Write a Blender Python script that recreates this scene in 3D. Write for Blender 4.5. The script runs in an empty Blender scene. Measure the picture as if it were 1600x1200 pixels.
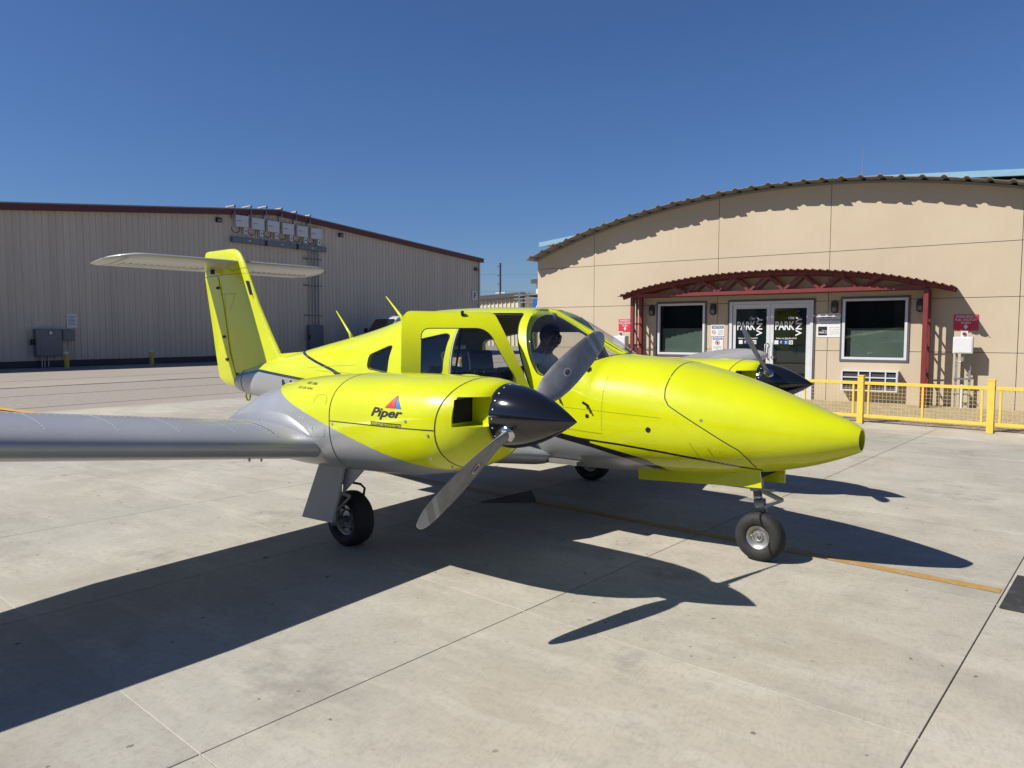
import bpy, bmesh, math, random
import numpy as np
from mathutils import Vector, Matrix
random.seed(7)
R = math.radians
sc = bpy.context.scene
COL = sc.collection

# ------------------------------------------------------------------ camera, sky, sun, exposure
cam_d = bpy.data.cameras.new('camera')
cam = bpy.data.objects.new('camera', cam_d); COL.objects.link(cam)
cam_d.sensor_width = 36.0; cam_d.lens = 36.0 * 1150.0 / 1600.0
cam_d.clip_start = 0.05; cam_d.clip_end = 3000
CAM_PITCH = math.atan(80.0 / 1150.0); CAM_YAW = math.atan2(1150, 1579)
cam.location = (0, 0, 1.62)
cam.rotation_euler = (math.pi / 2 - CAM_PITCH, 0, CAM_YAW)
sc.camera = cam

SUN = Vector((0.59, 0.83, -1.0)).normalized()            # direction the light travels
SUN_EL = math.asin(-SUN.z); SUN_AZ = math.atan2(-SUN.x, -SUN.y)
world = bpy.data.worlds.new('World'); sc.world = world; world.use_nodes = True
wn = world.node_tree.nodes; wl = world.node_tree.links
bg = wn['Background']
sky = wn.new('ShaderNodeTexSky'); sky.sky_type = 'NISHITA'; sky.sun_disc = False
sky.sun_elevation = SUN_EL; sky.sun_rotation = SUN_AZ % (2 * math.pi)
sky.altitude = 100; sky.air_density = 1.12; sky.dust_density = 0.35; sky.ozone_density = 10.0
tint = wn.new('ShaderNodeMix'); tint.data_type = 'RGBA'; tint.blend_type = 'MULTIPLY'; tint.inputs[0].default_value = 1.0     # camera white balance, the same everywhere
tint.inputs[7].default_value = (.96, 1.0, 1.18, 1)
wl.new(sky.outputs['Color'], tint.inputs[6]); wl.new(tint.outputs[2], bg.inputs['Color']); bg.inputs['Strength'].default_value = 0.0515
sun_d = bpy.data.lights.new('sun', 'SUN'); sun = bpy.data.objects.new('sun', sun_d); COL.objects.link(sun)
sun_d.energy = 5.0; sun_d.angle = R(0.5); sun_d.color = (1.0, 0.955, 0.88)
sun.rotation_euler = SUN.to_track_quat('-Z', 'Y').to_euler()
sun.location = (-20, -30, 40)
sc.view_settings.view_transform = 'Standard'; sc.view_settings.look = 'None'
sc.view_settings.gamma = 1.0; sc.view_settings.exposure = 0.54; sc.view_settings.use_curve_mapping = False

# ------------------------------------------------------------------ helpers
def link(o, parent=None):
    COL.objects.link(o)
    if parent is not None: o.parent = parent
    return o
def tag(o, label=None, cat=None, group=None, kind=None):
    if label: o['label'] = label
    if cat: o['category'] = cat
    if group: o['group'] = group
    if kind: o['kind'] = kind
    return o
def empty(name, loc=(0, 0, 0), rz=0.0, parent=None):
    o = bpy.data.objects.new(name, None); o.location = loc; o.rotation_euler = (0, 0, rz); o.empty_display_size = .2
    return link(o, parent)
def mesh(name, v, f, mat, parent=None, smooth=False, idx=None, merge=False):
    m = bpy.data.meshes.new(name)
    m.from_pydata([tuple(map(float, p)) for p in v], [], [tuple(map(int, q)) for q in f])
    for mm in (mat if isinstance(mat, (list, tuple)) else [mat]): m.materials.append(mm)
    if idx is not None: m.polygons.foreach_set('material_index', idx)
    m.validate(); m.update()
    if smooth: m.shade_smooth()
    return link(bpy.data.objects.new(name, m), parent)
def bm_obj(name, bm, mat, parent=None, smooth=False):
    m = bpy.data.meshes.new(name); bm.to_mesh(m); bm.free()
    for mm in (mat if isinstance(mat, (list, tuple)) else [mat]): m.materials.append(mm)
    if smooth: m.shade_smooth()
    return link(bpy.data.objects.new(name, m), parent)
def autosmooth(o, ang=35):
    bm = bmesh.new(); bm.from_mesh(o.data); bm.normal_update()
    a = R(ang)
    for f in bm.faces: f.smooth = True
    for e in bm.edges:
        e.smooth = not (len(e.link_faces) == 2 and e.link_faces[0].normal.angle(e.link_faces[1].normal, 0) > a)
    bm.to_mesh(o.data); bm.free(); return o
class MB:
    """collects boxes, bars, tubes and lathes for ONE mesh"""
    def __init__(s): s.v = []; s.f = []
    def add(s, v, f):
        b = len(s.v); s.v += [tuple(p) for p in v]; s.f += [tuple(i + b for i in q) for q in f]; return s
    def box(s, x0, x1, y0, y1, z0, z1, c=0.0):
        if c <= 0:
            v = [(x, y, z) for z in (z0, z1) for y in (y0, y1) for x in (x0, x1)]
            return s.add(v, [(0, 2, 3, 1), (4, 5, 7, 6), (0, 1, 5, 4), (2, 6, 7, 3), (0, 4, 6, 2), (1, 3, 7, 5)])
        bm = bmesh.new(); bmesh.ops.create_cube(bm, size=1)
        for p in bm.verts:
            p.co = Vector(((x0 + x1) / 2 + p.co.x * (x1 - x0), (y0 + y1) / 2 + p.co.y * (y1 - y0), (z0 + z1) / 2 + p.co.z * (z1 - z0)))
        bmesh.ops.bevel(bm, geom=bm.edges[:], offset=c, segments=1, affect='EDGES')
        bm.verts.index_update()
        r = s.add([p.co[:] for p in bm.verts], [[q.index for q in fc.verts] for fc in bm.faces]); bm.free(); return r
    def bar(s, a, b, w, h=None, up=(0, 0, 1)):
        a = Vector(a); b = Vector(b); d = (b - a).normalized(); h = h or w
        u = Vector(up)
        if abs(d.dot(u)) > .98: u = Vector((1, 0, 0))
        x = d.cross(u).normalized(); y = x.cross(d)
        v = [p + x * sx * w / 2 + y * sy * h / 2 for p in (a, b) for sx, sy in ((-1, -1), (1, -1), (1, 1), (-1, 1))]
        return s.add(v, [(3, 2, 1, 0), (4, 5, 6, 7), (0, 1, 5, 4), (1, 2, 6, 5), (2, 3, 7, 6), (3, 0, 4, 7)])
    def tube(s, pts, rad, n=8, cap=True):
        pts = [Vector(p) for p in pts]; rs = rad if isinstance(rad, (list, tuple)) else [rad] * len(pts)
        rings = []; ref = None
        for i, p in enumerate(pts):
            d = (pts[min(i + 1, len(pts) - 1)] - pts[max(i - 1, 0)]).normalized()
            if ref is None:
                ref = Vector((0, 0, 1)) if abs(d.z) < .9 else Vector((1, 0, 0))
            x = d.cross(ref).normalized(); y = x.cross(d).normalized(); ref = y
            rings.append([p + (x * math.cos(2 * math.pi * k / n) + y * math.sin(2 * math.pi * k / n)) * rs[i] for k in range(n)])
        v = [q for r in rings for q in r]; f = []
        for i in range(len(pts) - 1):
            for k in range(n):
                f.append((i * n + k, i * n + (k + 1) % n, (i + 1) * n + (k + 1) % n, (i + 1) * n + k))
        if cap: f += [tuple(range(n))[::-1], tuple((len(pts) - 1) * n + k for k in range(n))]
        return s.add(v, f)
    def lathe(s, prof, c=(0, 0, 0), axis='y', n=32):
        """prof: (radius, along) pairs"""
        v = []; f = []
        for r, a in prof:
            for k in range(n):
                t = 2 * math.pi * k / n
                p = {'y': (r * math.cos(t), a, r * math.sin(t)), 'x': (a, r * math.cos(t), r * math.sin(t)), 'z': (r * math.cos(t), r * math.sin(t), a)}[axis]
                v.append((p[0] + c[0], p[1] + c[1], p[2] + c[2]))
        for i in range(len(prof) - 1):
            for k in range(n):
                f.append((i * n + k, i * n + (k + 1) % n, (i + 1) * n + (k + 1) % n, (i + 1) * n + k))
        return s.add(v, f)
    def prism(s, poly, y0, y1, plane='xz'):
        n = len(poly)
        mk = (lambda p, y: (p[0], y, p[1])) if plane == 'xz' else ((lambda p, y: (y, p[0], p[1])) if plane == 'yz' else (lambda p, y: (p[0], p[1], y)))
        v = [mk(p, y0) for p in poly] + [mk(p, y1) for p in poly]
        return s.add(v, [tuple(range(n)), tuple(range(2 * n - 1, n - 1, -1))] + [(i, n + i, n + (i + 1) % n, (i + 1) % n) for i in range(n)])
    def build(s, name, mat, parent=None, smooth=False, auto=None, fix=True):
        o = mesh(name, s.v, s.f, mat, parent, smooth)
        if fix:
            bm = bmesh.new(); bm.from_mesh(o.data); bmesh.ops.recalc_face_normals(bm, faces=bm.faces[:]); bm.to_mesh(o.data); bm.free()
        if auto: autosmooth(o, auto)
        return o
def roundpoly(pts, r, n=5):
    out = []; N = len(pts)
    for i in range(N):
        p = np.array(pts[i], float); a = np.array(pts[i - 1], float) - p; b = np.array(pts[(i + 1) % N], float) - p
        la, lb = np.linalg.norm(a), np.linalg.norm(b); rr = r[i] if isinstance(r, (list, tuple)) else r
        rr = min(rr, la * .45, lb * .45); A = p + a / la * rr; B = p + b / lb * rr
        for k in range(n + 1):
            t = k / n; out.append(tuple((1 - t) ** 2 * A + 2 * t * (1 - t) * p + t * t * B))
    return out
def herm(xs, ys):
    xs = np.array(xs, float); ys = np.array(ys, float); o = np.argsort(xs); xs = xs[o]; ys = ys[o]
    d = np.diff(ys) / np.diff(xs); m = np.zeros_like(xs); m[0] = d[0]; m[-1] = d[-1]
    for i in range(1, len(xs) - 1):
        m[i] = 0 if d[i - 1] * d[i] <= 0 else 2 * d[i - 1] * d[i] / (d[i - 1] + d[i])
    def fn(x):
        x = min(max(x, xs[0]), xs[-1]); i = min(max(int(np.searchsorted(xs, x)) - 1, 0), len(xs) - 2)
        h = xs[i + 1] - xs[i]; t = (x - xs[i]) / h
        return ((1 + 2 * t) * (1 - t) ** 2 * ys[i] + t * (1 - t) ** 2 * h * m[i] + t * t * (3 - 2 * t) * ys[i + 1] + t * t * (t - 1) * h * m[i + 1])
    return fn
def boolean(o, cutter_v, cutter_f, mats, op='DIFFERENCE', cut_mat=None):
    cm = bpy.data.meshes.new('cut'); cm.from_pydata(cutter_v, [], cutter_f)
    b = bmesh.new(); b.from_mesh(cm); bmesh.ops.recalc_face_normals(b, faces=b.faces[:]); b.to_mesh(cm); b.free()
    if cut_mat: cm.materials.append(cut_mat)
    c = bpy.data.objects.new('cut', cm); COL.objects.link(c)
    md = o.modifiers.new('b', 'BOOLEAN'); md.object = c; md.operation = op; md.solver = 'EXACT'
    if cut_mat: md.material_mode = 'TRANSFER'
    par = o.parent; o.parent = None
    bpy.context.view_layer.update()
    dg = bpy.context.evaluated_depsgraph_get(); nm = bpy.data.meshes.new_from_object(o.evaluated_get(dg))
    o.modifiers.clear(); old = o.data; o.data = nm; nm.name = o.name
    bpy.data.objects.remove(c); bpy.data.meshes.remove(cm); bpy.data.meshes.remove(old); o.parent = par
    return o
def text_geo(body, size, shear=0.0, bold=0.0, align='LEFT', space=1.0, res=3):
    cu = bpy.data.curves.new('t', 'FONT'); cu.body = body; cu.size = size; cu.shear = shear; cu.offset = bold; cu.align_x = align
    cu.space_character = space; cu.resolution_u = res
    o = bpy.data.objects.new('t', cu); COL.objects.link(o); bpy.context.view_layer.update()
    dg = bpy.context.evaluated_depsgraph_get(); m = bpy.data.meshes.new_from_object(o.evaluated_get(dg))
    v = [(p.co.x, p.co.y) for p in m.vertices]; f = [tuple(p.vertices) for p in m.polygons]
    bpy.data.objects.remove(o); bpy.data.curves.remove(cu); bpy.data.meshes.remove(m)
    return v, f
def fit_text(body, x0, x1, z0, z1, **k):
    v, f = text_geo(body, 1.0, **k)
    xs = [p[0] for p in v]; ys = [p[1] for p in v]; ax, bx, ay, by = min(xs), max(xs), min(ys), max(ys)
    return [(x0 + (p[0] - ax) / (bx - ax) * (x1 - x0), z0 + (p[1] - ay) / max(by - ay, 1e-6) * (z1 - z0)) for p in v], f

# ------------------------------------------------------------------ materials
def nt(name):
    m = bpy.data.materials.new(name); m.use_nodes = True
    return m, m.node_tree.nodes, m.node_tree.links, m.node_tree.nodes['Principled BSDF']
def coords(n, l, kind='Object'):
    tc = n.new('ShaderNodeTexCoord'); return tc.outputs[kind]
def noise(n, l, vec, scale, detail=4, rough=.55, sc3=None):
    t = n.new('ShaderNodeTexNoise'); t.inputs['Scale'].default_value = scale; t.inputs['Detail'].default_value = detail; t.inputs['Roughness'].default_value = rough
    if sc3:
        mp = n.new('ShaderNodeMapping'); mp.inputs['Scale'].default_value = sc3; l.new(vec, mp.inputs['Vector']); vec = mp.outputs['Vector']
    l.new(vec, t.inputs['Vector']); return t.outputs['Fac']
def ramp(n, l, fac, stops):
    r = n.new('ShaderNodeValToRGB'); e = r.color_ramp.elements
    while len(e) < len(stops): e.new(.5)
    for i, (p, c) in enumerate(stops):
        e[i].position = p; e[i].color = (*c, 1) if len(c) == 3 else c
    l.new(fac, r.inputs['Fac']); return r.outputs['Color']
def mixc(n, l, fac, a, b, mode='MIX'):
    m = n.new('ShaderNodeMix'); m.data_type = 'RGBA'; m.blend_type = mode
    for s, x in ((m.inputs[0], fac), (m.inputs[6], a), (m.inputs[7], b)):
        if hasattr(x, 'is_linked'): l.new(x, s)
        else: s.default_value = x if not isinstance(x, tuple) else ((*x, 1) if len(x) == 3 else x)
    return m.outputs[2]
def bump(n, l, b, h, strength, dist=.01):
    bp = n.new('ShaderNodeBump'); bp.inputs['Strength'].default_value = strength; bp.inputs['Distance'].default_value = dist
    l.new(h, bp.inputs['Height']); l.new(bp.outputs['Normal'], b.inputs['Normal'])
K = .74                                                  # one albedo scale that goes with the exposure above
def simple(name, col, rough=.5, metal=0.0, var=.12, scale=6.0, bmp=0.0, bscale=80, coat=0.0, spec=.5, streak=None, space='Object'):
    m, n, l, b = nt(name); col = tuple(c * K for c in col)
    v = coords(n, l, space); fac = noise(n, l, v, scale, 5, .6, streak)
    lo = tuple(c * (1 - var) for c in col); hi = tuple(min(1, c * (1 + var)) for c in col)
    l.new(ramp(n, l, fac, [(.3, lo), (.7, hi)]), b.inputs['Base Color'])
    b.inputs['Roughness'].default_value = rough; b.inputs['Metallic'].default_value = metal
    b.inputs['Coat Weight'].default_value = coat; b.inputs['Coat Roughness'].default_value = .06; b.inputs['Specular IOR Level'].default_value = spec
    if bmp: bump(n, l, b, noise(n, l, v, bscale, 4), bmp, .004)
    return m
def paint(name, col, rough=.28, coat=.6, dirt=.10, spec=.5, wav=.02):
    m, n, l, b = nt(name); v = coords(n, l); col = tuple(c * K for c in col)
    f = noise(n, l, v, 2.2, 6, .6); f2 = noise(n, l, v, 30, 3, .6)
    c = ramp(n, l, f, [(.32, tuple(x * (1 - dirt) for x in col)), (.62, col)])
    c = mixc(n, l, ramp(n, l, f2, [(.62, (0, 0, 0)), (.82, (.25, .25, .25))]), c, tuple(x * .75 for x in col))
    l.new(c, b.inputs['Base Color'])
    rr = n.new('ShaderNodeMapRange'); rr.inputs[3].default_value = rough * .8; rr.inputs[4].default_value = rough * 1.35; l.new(f, rr.inputs[0]); l.new(rr.outputs[0], b.inputs['Roughness'])
    b.inputs['Coat Weight'].default_value = coat; b.inputs['Coat Roughness'].default_value = .05; b.inputs['Specular IOR Level'].default_value = spec
    bump(n, l, b, noise(n, l, v, 7, 2), wav, .05)
    return m
def glass(name, tint, rough=.0, refl=1.0):
    m, n, l, b = nt(name); n.remove(b); out = n['Material Output']
    tr = n.new('ShaderNodeBsdfTransparent'); tr.inputs[0].default_value = (*tint, 1)
    gl = n.new('ShaderNodeBsdfGlossy'); gl.inputs['Roughness'].default_value = rough
    fr = n.new('ShaderNodeLayerWeight'); fr.inputs['Blend'].default_value = .5
    pw = n.new('ShaderNodeMath'); pw.operation = 'POWER'; pw.inputs[1].default_value = 5; l.new(fr.outputs['Facing'], pw.inputs[0])
    mu = n.new('ShaderNodeMath'); mu.operation = 'MULTIPLY_ADD'; mu.inputs[1].default_value = .8; mu.inputs[2].default_value = .045 * refl; l.new(pw.outputs[0], mu.inputs[0])
    mx = n.new('ShaderNodeMixShader'); l.new(mu.outputs[0], mx.inputs[0]); l.new(tr.outputs[0], mx.inputs[1]); l.new(gl.outputs[0], mx.inputs[2]); l.new(mx.outputs[0], out.inputs['Surface'])
    v = coords(n, l); bp = n.new('ShaderNodeBump'); bp.inputs['Strength'].default_value = .03; bp.inputs['Distance'].default_value = .02
    l.new(noise(n, l, v, 3, 2), bp.inputs['Height']); l.new(bp.outputs[0], gl.inputs['Normal']); l.new(bp.outputs[0], fr.inputs['Normal'])
    return m

M = {}
M['yellow'] = paint('yellow_paint', (.665, .715, .001), .34, .65, .08, .25, .05)
M['silver'] = paint('silver_paint', (.44, .45, .47), .34, .35, .10); M['silver'].node_tree.nodes['Principled BSDF'].inputs['Metallic'].default_value = .35
M['wing'] = paint('wing_silver_paint', (.44, .445, .455), .34, .25, .10); M['wing'].node_tree.nodes['Principled BSDF'].inputs['Metallic'].default_value = .12
M['stab'] = paint('stabilator_grey_paint', (.42, .42, .40), .3, .4, .08)
M['black'] = paint('black_paint', (.012, .012, .013), .22, .6, .2)
M['spinner'] = paint('spinner_black_gloss', (.008, .008, .008), .10, .55, .2, wav=.005)
M['rubber'] = simple('tyre_rubber', (.018, .018, .018), .75, bmp=.3, bscale=60, var=.35, scale=14)
M['rim'] = simple('wheel_metal', (.42, .42, .42), .4, .7, .3, 20)
M['strut'] = simple('gear_leg_grey', (.34, .35, .36), .4, .3, .15, 10)
M['chrome'] = simple('polished_steel', (.7, .7, .72), .15, 1.0, .05)
M['geardoor'] = simple('gear_door_grey', (.36, .38, .41), .45, .1, .06, 4)
M['seam'] = simple('panel_gap_olive', (.30, .32, .01), .8)  # olive colour of the lines drawn along panel joints
M['seam_dark'] = simple('dark_gap', (.02, .02, .02), .8)
M['rivet'] = simple('bright_rivet', (.70, .70, .71), .35, .2)
M['hole'] = simple('black_void', (.006, .006, .006), .9)
M['glass'] = glass('cabin_perspex', (.88, .90, .90), 0, 1.3)
M['tinted'] = glass('tinted_window_glass', (.60, .64, .62), 0, .7)
M['lower_panel'] = simple('grey_green_panel', (.62, .70, .66), .8, var=.12, scale=2)
M['cabin'] = simple('cabin_lining', (.16, .155, .145), .85, var=.1, bmp=.2, bscale=200)
M['headliner'] = simple('headliner_cream', (.42, .40, .36), .9, var=.06)
M['seat'] = simple('navy_leather', (.020, .026, .045), .45, var=.2, scale=9, bmp=.25, bscale=40)
M['panel'] = simple('instrument_black', (.015, .015, .016), .6)
M['prop'] = simple('propeller_grey', (.27, .27, .265), .42, .1, .2, 16)
M['white'] = simple('white_paint', (.74, .74, .73), .45, var=.05)
M['red_dec'] = simple('red_decal', (.62, .02, .03), .4)
M['blue_dec'] = simple('blue_decal', (.03, .16, .52), .4)
M['red_brown'] = simple('brown_red_decal', (.20, .05, .03), .4)
M['lime_yellow'] = M['yellow']  # the same yellow under a second key

def stucco():
    m, n, l, b = nt('tan_stucco'); v = coords(n, l)
    f = noise(n, l, v, .55, 6, .65); g = noise(n, l, v, 3.0, 3, .6, (3.5, 3.5, .35))
    c = ramp(n, l, f, [(.3, (0.4194, 0.3468, 0.2500)), (.7, (0.4638, 0.3912, 0.2880))])
    c = mixc(n, l, ramp(n, l, g, [(.55, (0, 0, 0)), (.85, (.14, .14, .14))]), c, (0.3226, 0.2621, 0.1896))
    l.new(c, b.inputs['Base Color']); b.inputs['Roughness'].default_value = .92; b.inputs['Specular IOR Level'].default_value = .15
    bump(n, l, b, noise(n, l, v, 140, 5, .7), .35, .004); return m
M['stucco'] = stucco()
M['joint'] = simple('joint_sealant_brown', (.24, .19, .13), .9, var=.1)

def concrete():
    m, n, l, b = nt('concrete'); g = n.new('ShaderNodeNewGeometry'); v = g.outputs['Position']
    oi = n.new('ShaderNodeObjectInfo')
    f0 = noise(n, l, v, .16, 3, .5); f1 = noise(n, l, v, .55, 6, .62); f2 = noise(n, l, v, 1.7, 7, .70); f3 = noise(n, l, v, 26, 6, .72); f4 = noise(n, l, v, 1.1, 6, .7, (1, 3.4, 1)); f5 = noise(n, l, v, 5.5, 6, .7)
    c = ramp(n, l, f1, [(.34, (.435, .385, .305)), (.5, (.495, .448, .362)), (.66, (.535, .492, .408))])
    cool = ramp(n, l, f1, [(.34, (.385, .372, .320)), (.66, (.470, .456, .398))])
    c = mixc(n, l, ramp(n, l, f0, [(.44, (0, 0, 0)), (.58, (.9, .9, .9))]), c, cool)
    c = mixc(n, l, ramp(n, l, f2, [(.48, (0, 0, 0)), (.66, (.60, .60, .60))]), c, (.345, .318, .262))
    c = mixc(n, l, ramp(n, l, f4, [(.50, (0, 0, 0)), (.68, (.55, .55, .55))]), c, (.58, .54, .455))
    c = mixc(n, l, ramp(n, l, f5, [(.52, (0, 0, 0)), (.70, (.38, .38, .38))]), c, (.36, .335, .28))
    c = mixc(n, l, ramp(n, l, f3, [(.36, (.34, .34, .34)), (.52, (0, 0, 0))]), c, (.30, .275, .225))
    st = noise(n, l, v, .8, 7, .74); c = mixc(n, l, ramp(n, l, st, [(.57, (0, 0, 0)), (.67, (.62, .62, .62))]), c, (.255, .240, .212))
    # drips and specks, each with a shape of its own
    nz = n.new('ShaderNodeTexNoise'); nz.inputs['Scale'].default_value = 14; l.new(v, nz.inputs['Vector'])
    for scl, lo, hi, s0, s1, nsc in ((4.6, .05, .085, .50, .56, 2.3), (1.9, .03, .060, .50, .55, 1.3), (9.0, .07, .11, .52, .57, 1.7)):
        vo = n.new('ShaderNodeTexVoronoi'); vo.inputs['Scale'].default_value = scl; vo.inputs['Randomness'].default_value = 1
        va = n.new('ShaderNodeVectorMath'); va.operation = 'MULTIPLY_ADD'; va.inputs[1].default_value = (.09, .05, .09); l.new(nz.outputs['Color'], va.inputs[0]); l.new(v, va.inputs[2]); l.new(va.outputs[0], vo.inputs['Vector'])
        spot = ramp(n, l, vo.outputs['Distance'], [(lo, (1, 1, 1)), (hi, (0, 0, 0))])
        sel = ramp(n, l, noise(n, l, v, nsc, 2), [(s0, (0, 0, 0)), (s1, (.8, .8, .8))])
        c = mixc(n, l, mixc(n, l, 1.0, spot, sel, 'MULTIPLY'), c, (.10, .09, .075))
    mr = n.new('ShaderNodeMapRange'); mr.inputs[3].default_value = .92 * K; mr.inputs[4].default_value = 1.09 * K; l.new(oi.outputs['Random'], mr.inputs[0])
    cc = n.new('ShaderNodeCombineColor'); [l.new(mr.outputs[0], cc.inputs[i]) for i in range(3)]
    c = mixc(n, l, 1.0, c, cc.outputs[0], 'MULTIPLY')
    l.new(c, b.inputs['Base Color']); b.inputs['Roughness'].default_value = .88; b.inputs['Specular IOR Level'].default_value = .25
    w = n.new('ShaderNodeTexWave'); w.inputs['Scale'].default_value = 11; w.inputs['Distortion'].default_value = 22; w.inputs['Detail'].default_value = 4; w.inputs['Detail Scale'].default_value = .35; l.new(v, w.inputs['Vector'])
    hh = n.new('ShaderNodeMath'); hh.operation = 'MULTIPLY_ADD'; hh.inputs[1].default_value = .30; l.new(w.outputs['Fac'], hh.inputs[0]); l.new(noise(n, l, v, 90, 5, .7), hh.inputs[2])
    bump(n, l, b, hh.outputs[0], .22, .005); return m
M['concrete'] = concrete()
def asphalt():
    m, n, l, b = nt('weathered_asphalt'); g = n.new('ShaderNodeNewGeometry'); v = g.outputs['Position']
    f1 = noise(n, l, v, .12, 6, .6); f2 = noise(n, l, v, 25, 4, .7); f3 = noise(n, l, v, .5, 5, .6, (3.0, .25, 1))
    c = ramp(n, l, f1, [(.3, (0.2849, 0.2501, 0.2109)), (.7, (0.3367, 0.2997, 0.2553))])
    c = mixc(n, l, ramp(n, l, f3, [(.45, (0, 0, 0)), (.75, (.5, .5, .5))]), c, (0.2294, 0.1998, 0.1739))
    c = mixc(n, l, ramp(n, l, f2, [(.4, (.35, .35, .35)), (.62, (0, 0, 0))]), c, (0.1480, 0.1295, 0.1110))
    l.new(c, b.inputs['Base Color']); b.inputs['Roughness'].default_value = .95; b.inputs['Specular IOR Level'].default_value = .15
    bump(n, l, b, f2, .3, .006); return m
M['asphalt'] = asphalt()
M['asphalt_dark'] = simple('patched_asphalt', (.335, .292, .250), .95, var=.15, scale=9, bmp=.3, bscale=150, space='Object')
M['joint_dark'] = simple('slab_joint_dark', (.05, .046, .04), .95)
M['sealant'] = simple('pale_joint_filler', (.52, .49, .43), .9, var=.15, scale=30)
M['sealant_dull'] = simple('grey_joint_filler', (.36, .335, .29), .9, var=.15, scale=30)
def worn(name, col, under, lo, hi, sc=7):
    m, n, l, b = nt(name); v = coords(n, l); f = noise(n, l, v, sc, 8, .75)
    l.new(ramp(n, l, f, [(lo, under), (hi, col)]), b.inputs['Base Color']); b.inputs['Roughness'].default_value = .8; return m
M['ochre_line'] = worn('worn_ochre_line', (.330, .190, .045), (.300, .262, .200), .36, .50, 11)
M['orange_line'] = worn('orange_line', (0.5180, 0.2738, 0.0370), (0.3108, 0.2368, 0.1480), .25, .42)
M['black_mark'] = worn('black_ground_paint', (0.0222, 0.0215, 0.0207), (0.0740, 0.0666, 0.0592), .25, .5)
M['hangar'] = simple('taupe_steel_siding', (.70, .61, .485), .5, .0, .08, .9, streak=(1, 1.6, .12))
M['skirt'] = simple('dark_base_flashing', (.055, .055, .06), .7)
M['maroon'] = simple('maroon_trim', (.13, .022, .020), .45, var=.12)
M['roofdark'] = simple('roof_sheet_grey', (.30, .29, .27), .5)
M['redsteel'] = simple('red_steel_paint', (.20, .032, .029), .42, var=.15, scale=5)
M['rooftaupe'] = simple('taupe_roof_sheet', (.27, .262, .238), .5, .0, .08)
M['canopyroof'] = simple('canopy_sheet_pale', (.20, .075, .062), .5, .0, .1)
M['bluetrim'] = simple('pale_blue_trim', (.26, .45, .58), .4, var=.06)
M['cream'] = simple('cream_siding', (.70, .64, .47), .5, var=.05)
M['greybox'] = simple('grey_enclosure', (.20, .21, .23), .45, .1, .08)
M['greylight'] = simple('light_grey_enclosure', (.74, .75, .76), .5, var=.05)
M['galv'] = simple('galvanised_conduit', (.42, .43, .44), .4, .6, .12, 12)
M['alu'] = simple('white_aluminium_frame', (.72, .73, .75), .35, .1, .04)
M['gasket'] = simple('grey_window_gasket', (.10, .105, .115), .6)
def winglass():
    m, n, l, b = nt('dark_window_glass'); v = coords(n, l)
    l.new(ramp(n, l, noise(n, l, v, 1.2, 3), [(.3, (.004, .008, .008)), (.7, (.010, .017, .016))]), b.inputs['Base Color'])
    b.inputs['Roughness'].default_value = .015; b.inputs['IOR'].default_value = 1.6; b.inputs['Specular IOR Level'].default_value = .75
    bump(n, l, b, noise(n, l, v, 1.2, 2), .015, .02); return m
M['winglass'] = winglass()
M['fence'] = simple('yellow_fence_paint', (.86, .60, .09), .4, var=.06)
M['wire'] = simple('pale_yellow_wire', (.66, .52, .20), .45, var=.08)
M['bollard'] = simple('bollard_yellow', (.62, .42, .05), .55, var=.15)
M['bronze'] = simple('bronze_fixture', (.028, .020, .015), .5)
M['lens'] = simple('frosted_lens', (.22, .21, .19), .3)
M['sign_red'] = simple('sign_red', (.66, .035, .060), .4, var=.05)
M['sign_white'] = simple('sign_white', (.80, .80, .80), .4, var=.03)
M['sign_navy'] = simple('sign_navy', (.03, .05, .16), .4)
M['sign_blue'] = simple('sign_blue', (.02, .12, .42), .4)
M['ink'] = simple('black_ink', (.01, .01, .01), .5)
M['ink_grey'] = simple('grey_ink', (.25, .25, .27), .5)
M['vinyl'] = simple('white_vinyl', (.85, .85, .85), .4, var=.02)
M['vinyl_grey'] = simple('grey_vinyl', (.45, .46, .47), .4, var=.02)
M['paver'] = simple('tan_paver', (.42, .33, .20), .9, var=.25, scale=5, bmp=.4, bscale=60)
M['wood'] = simple('dark_pole_wood', (.05, .045, .05), .8)
M['vanwhite'] = paint('van_white_paint', (.60, .62, .66), .3, .5, .05)
M['skin'] = simple('brown_skin', (.20, .095, .055), .5, var=.08, scale=20)
M['hair'] = simple('black_hair', (.010, .008, .007), .6, var=.3, scale=90, bmp=.6, bscale=160)
M['shirt'] = simple('white_shirt', (.68, .68, .70), .85, var=.05, bmp=.3, bscale=25)
M['trouser'] = simple('dark_trousers', (.03, .032, .04), .9)

# ================================================================== GROUND
ground = mesh('ground', [(-900, -900, -.022), (900, -900, -.022), (900, 900, -.022), (-900, 900, -.022)], [(0, 1, 2, 3)], M['asphalt']); tag(ground, kind='structure')
GA = R(-5.0)                                   # slab grid turned against the building
GU = Vector((math.cos(GA), math.sin(GA), 0)); GV = Vector((-math.sin(GA), math.cos(GA), 0))
def G(u, v, z=0): p = GU * u + GV * v; return Vector((p.x, p.y, z))
U0, DU, V0, DV = -.64, 2.062, 1.27, 1.94
ulo, uhi, vlo, vhi = U0 - 8 * DU, U0 + 5 * DU, V0 - 3 * DV, V0 + 7 * DV
apron = mesh('concrete_apron', [G(ulo, vlo)[:2] + (-.014,), G(uhi, vlo)[:2] + (-.014,), G(uhi, vhi)[:2] + (-.014,), G(ulo, vhi)[:2] + (-.014,)], [(0, 1, 2, 3)], M['joint_dark']); tag(apron, kind='structure')
gu, gv = .0060, .003
sb = MB().box(gu / 2, DU - gu / 2, gv / 2, DV - gv / 2, -.030, 0, .0016)
slab0 = None
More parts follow.
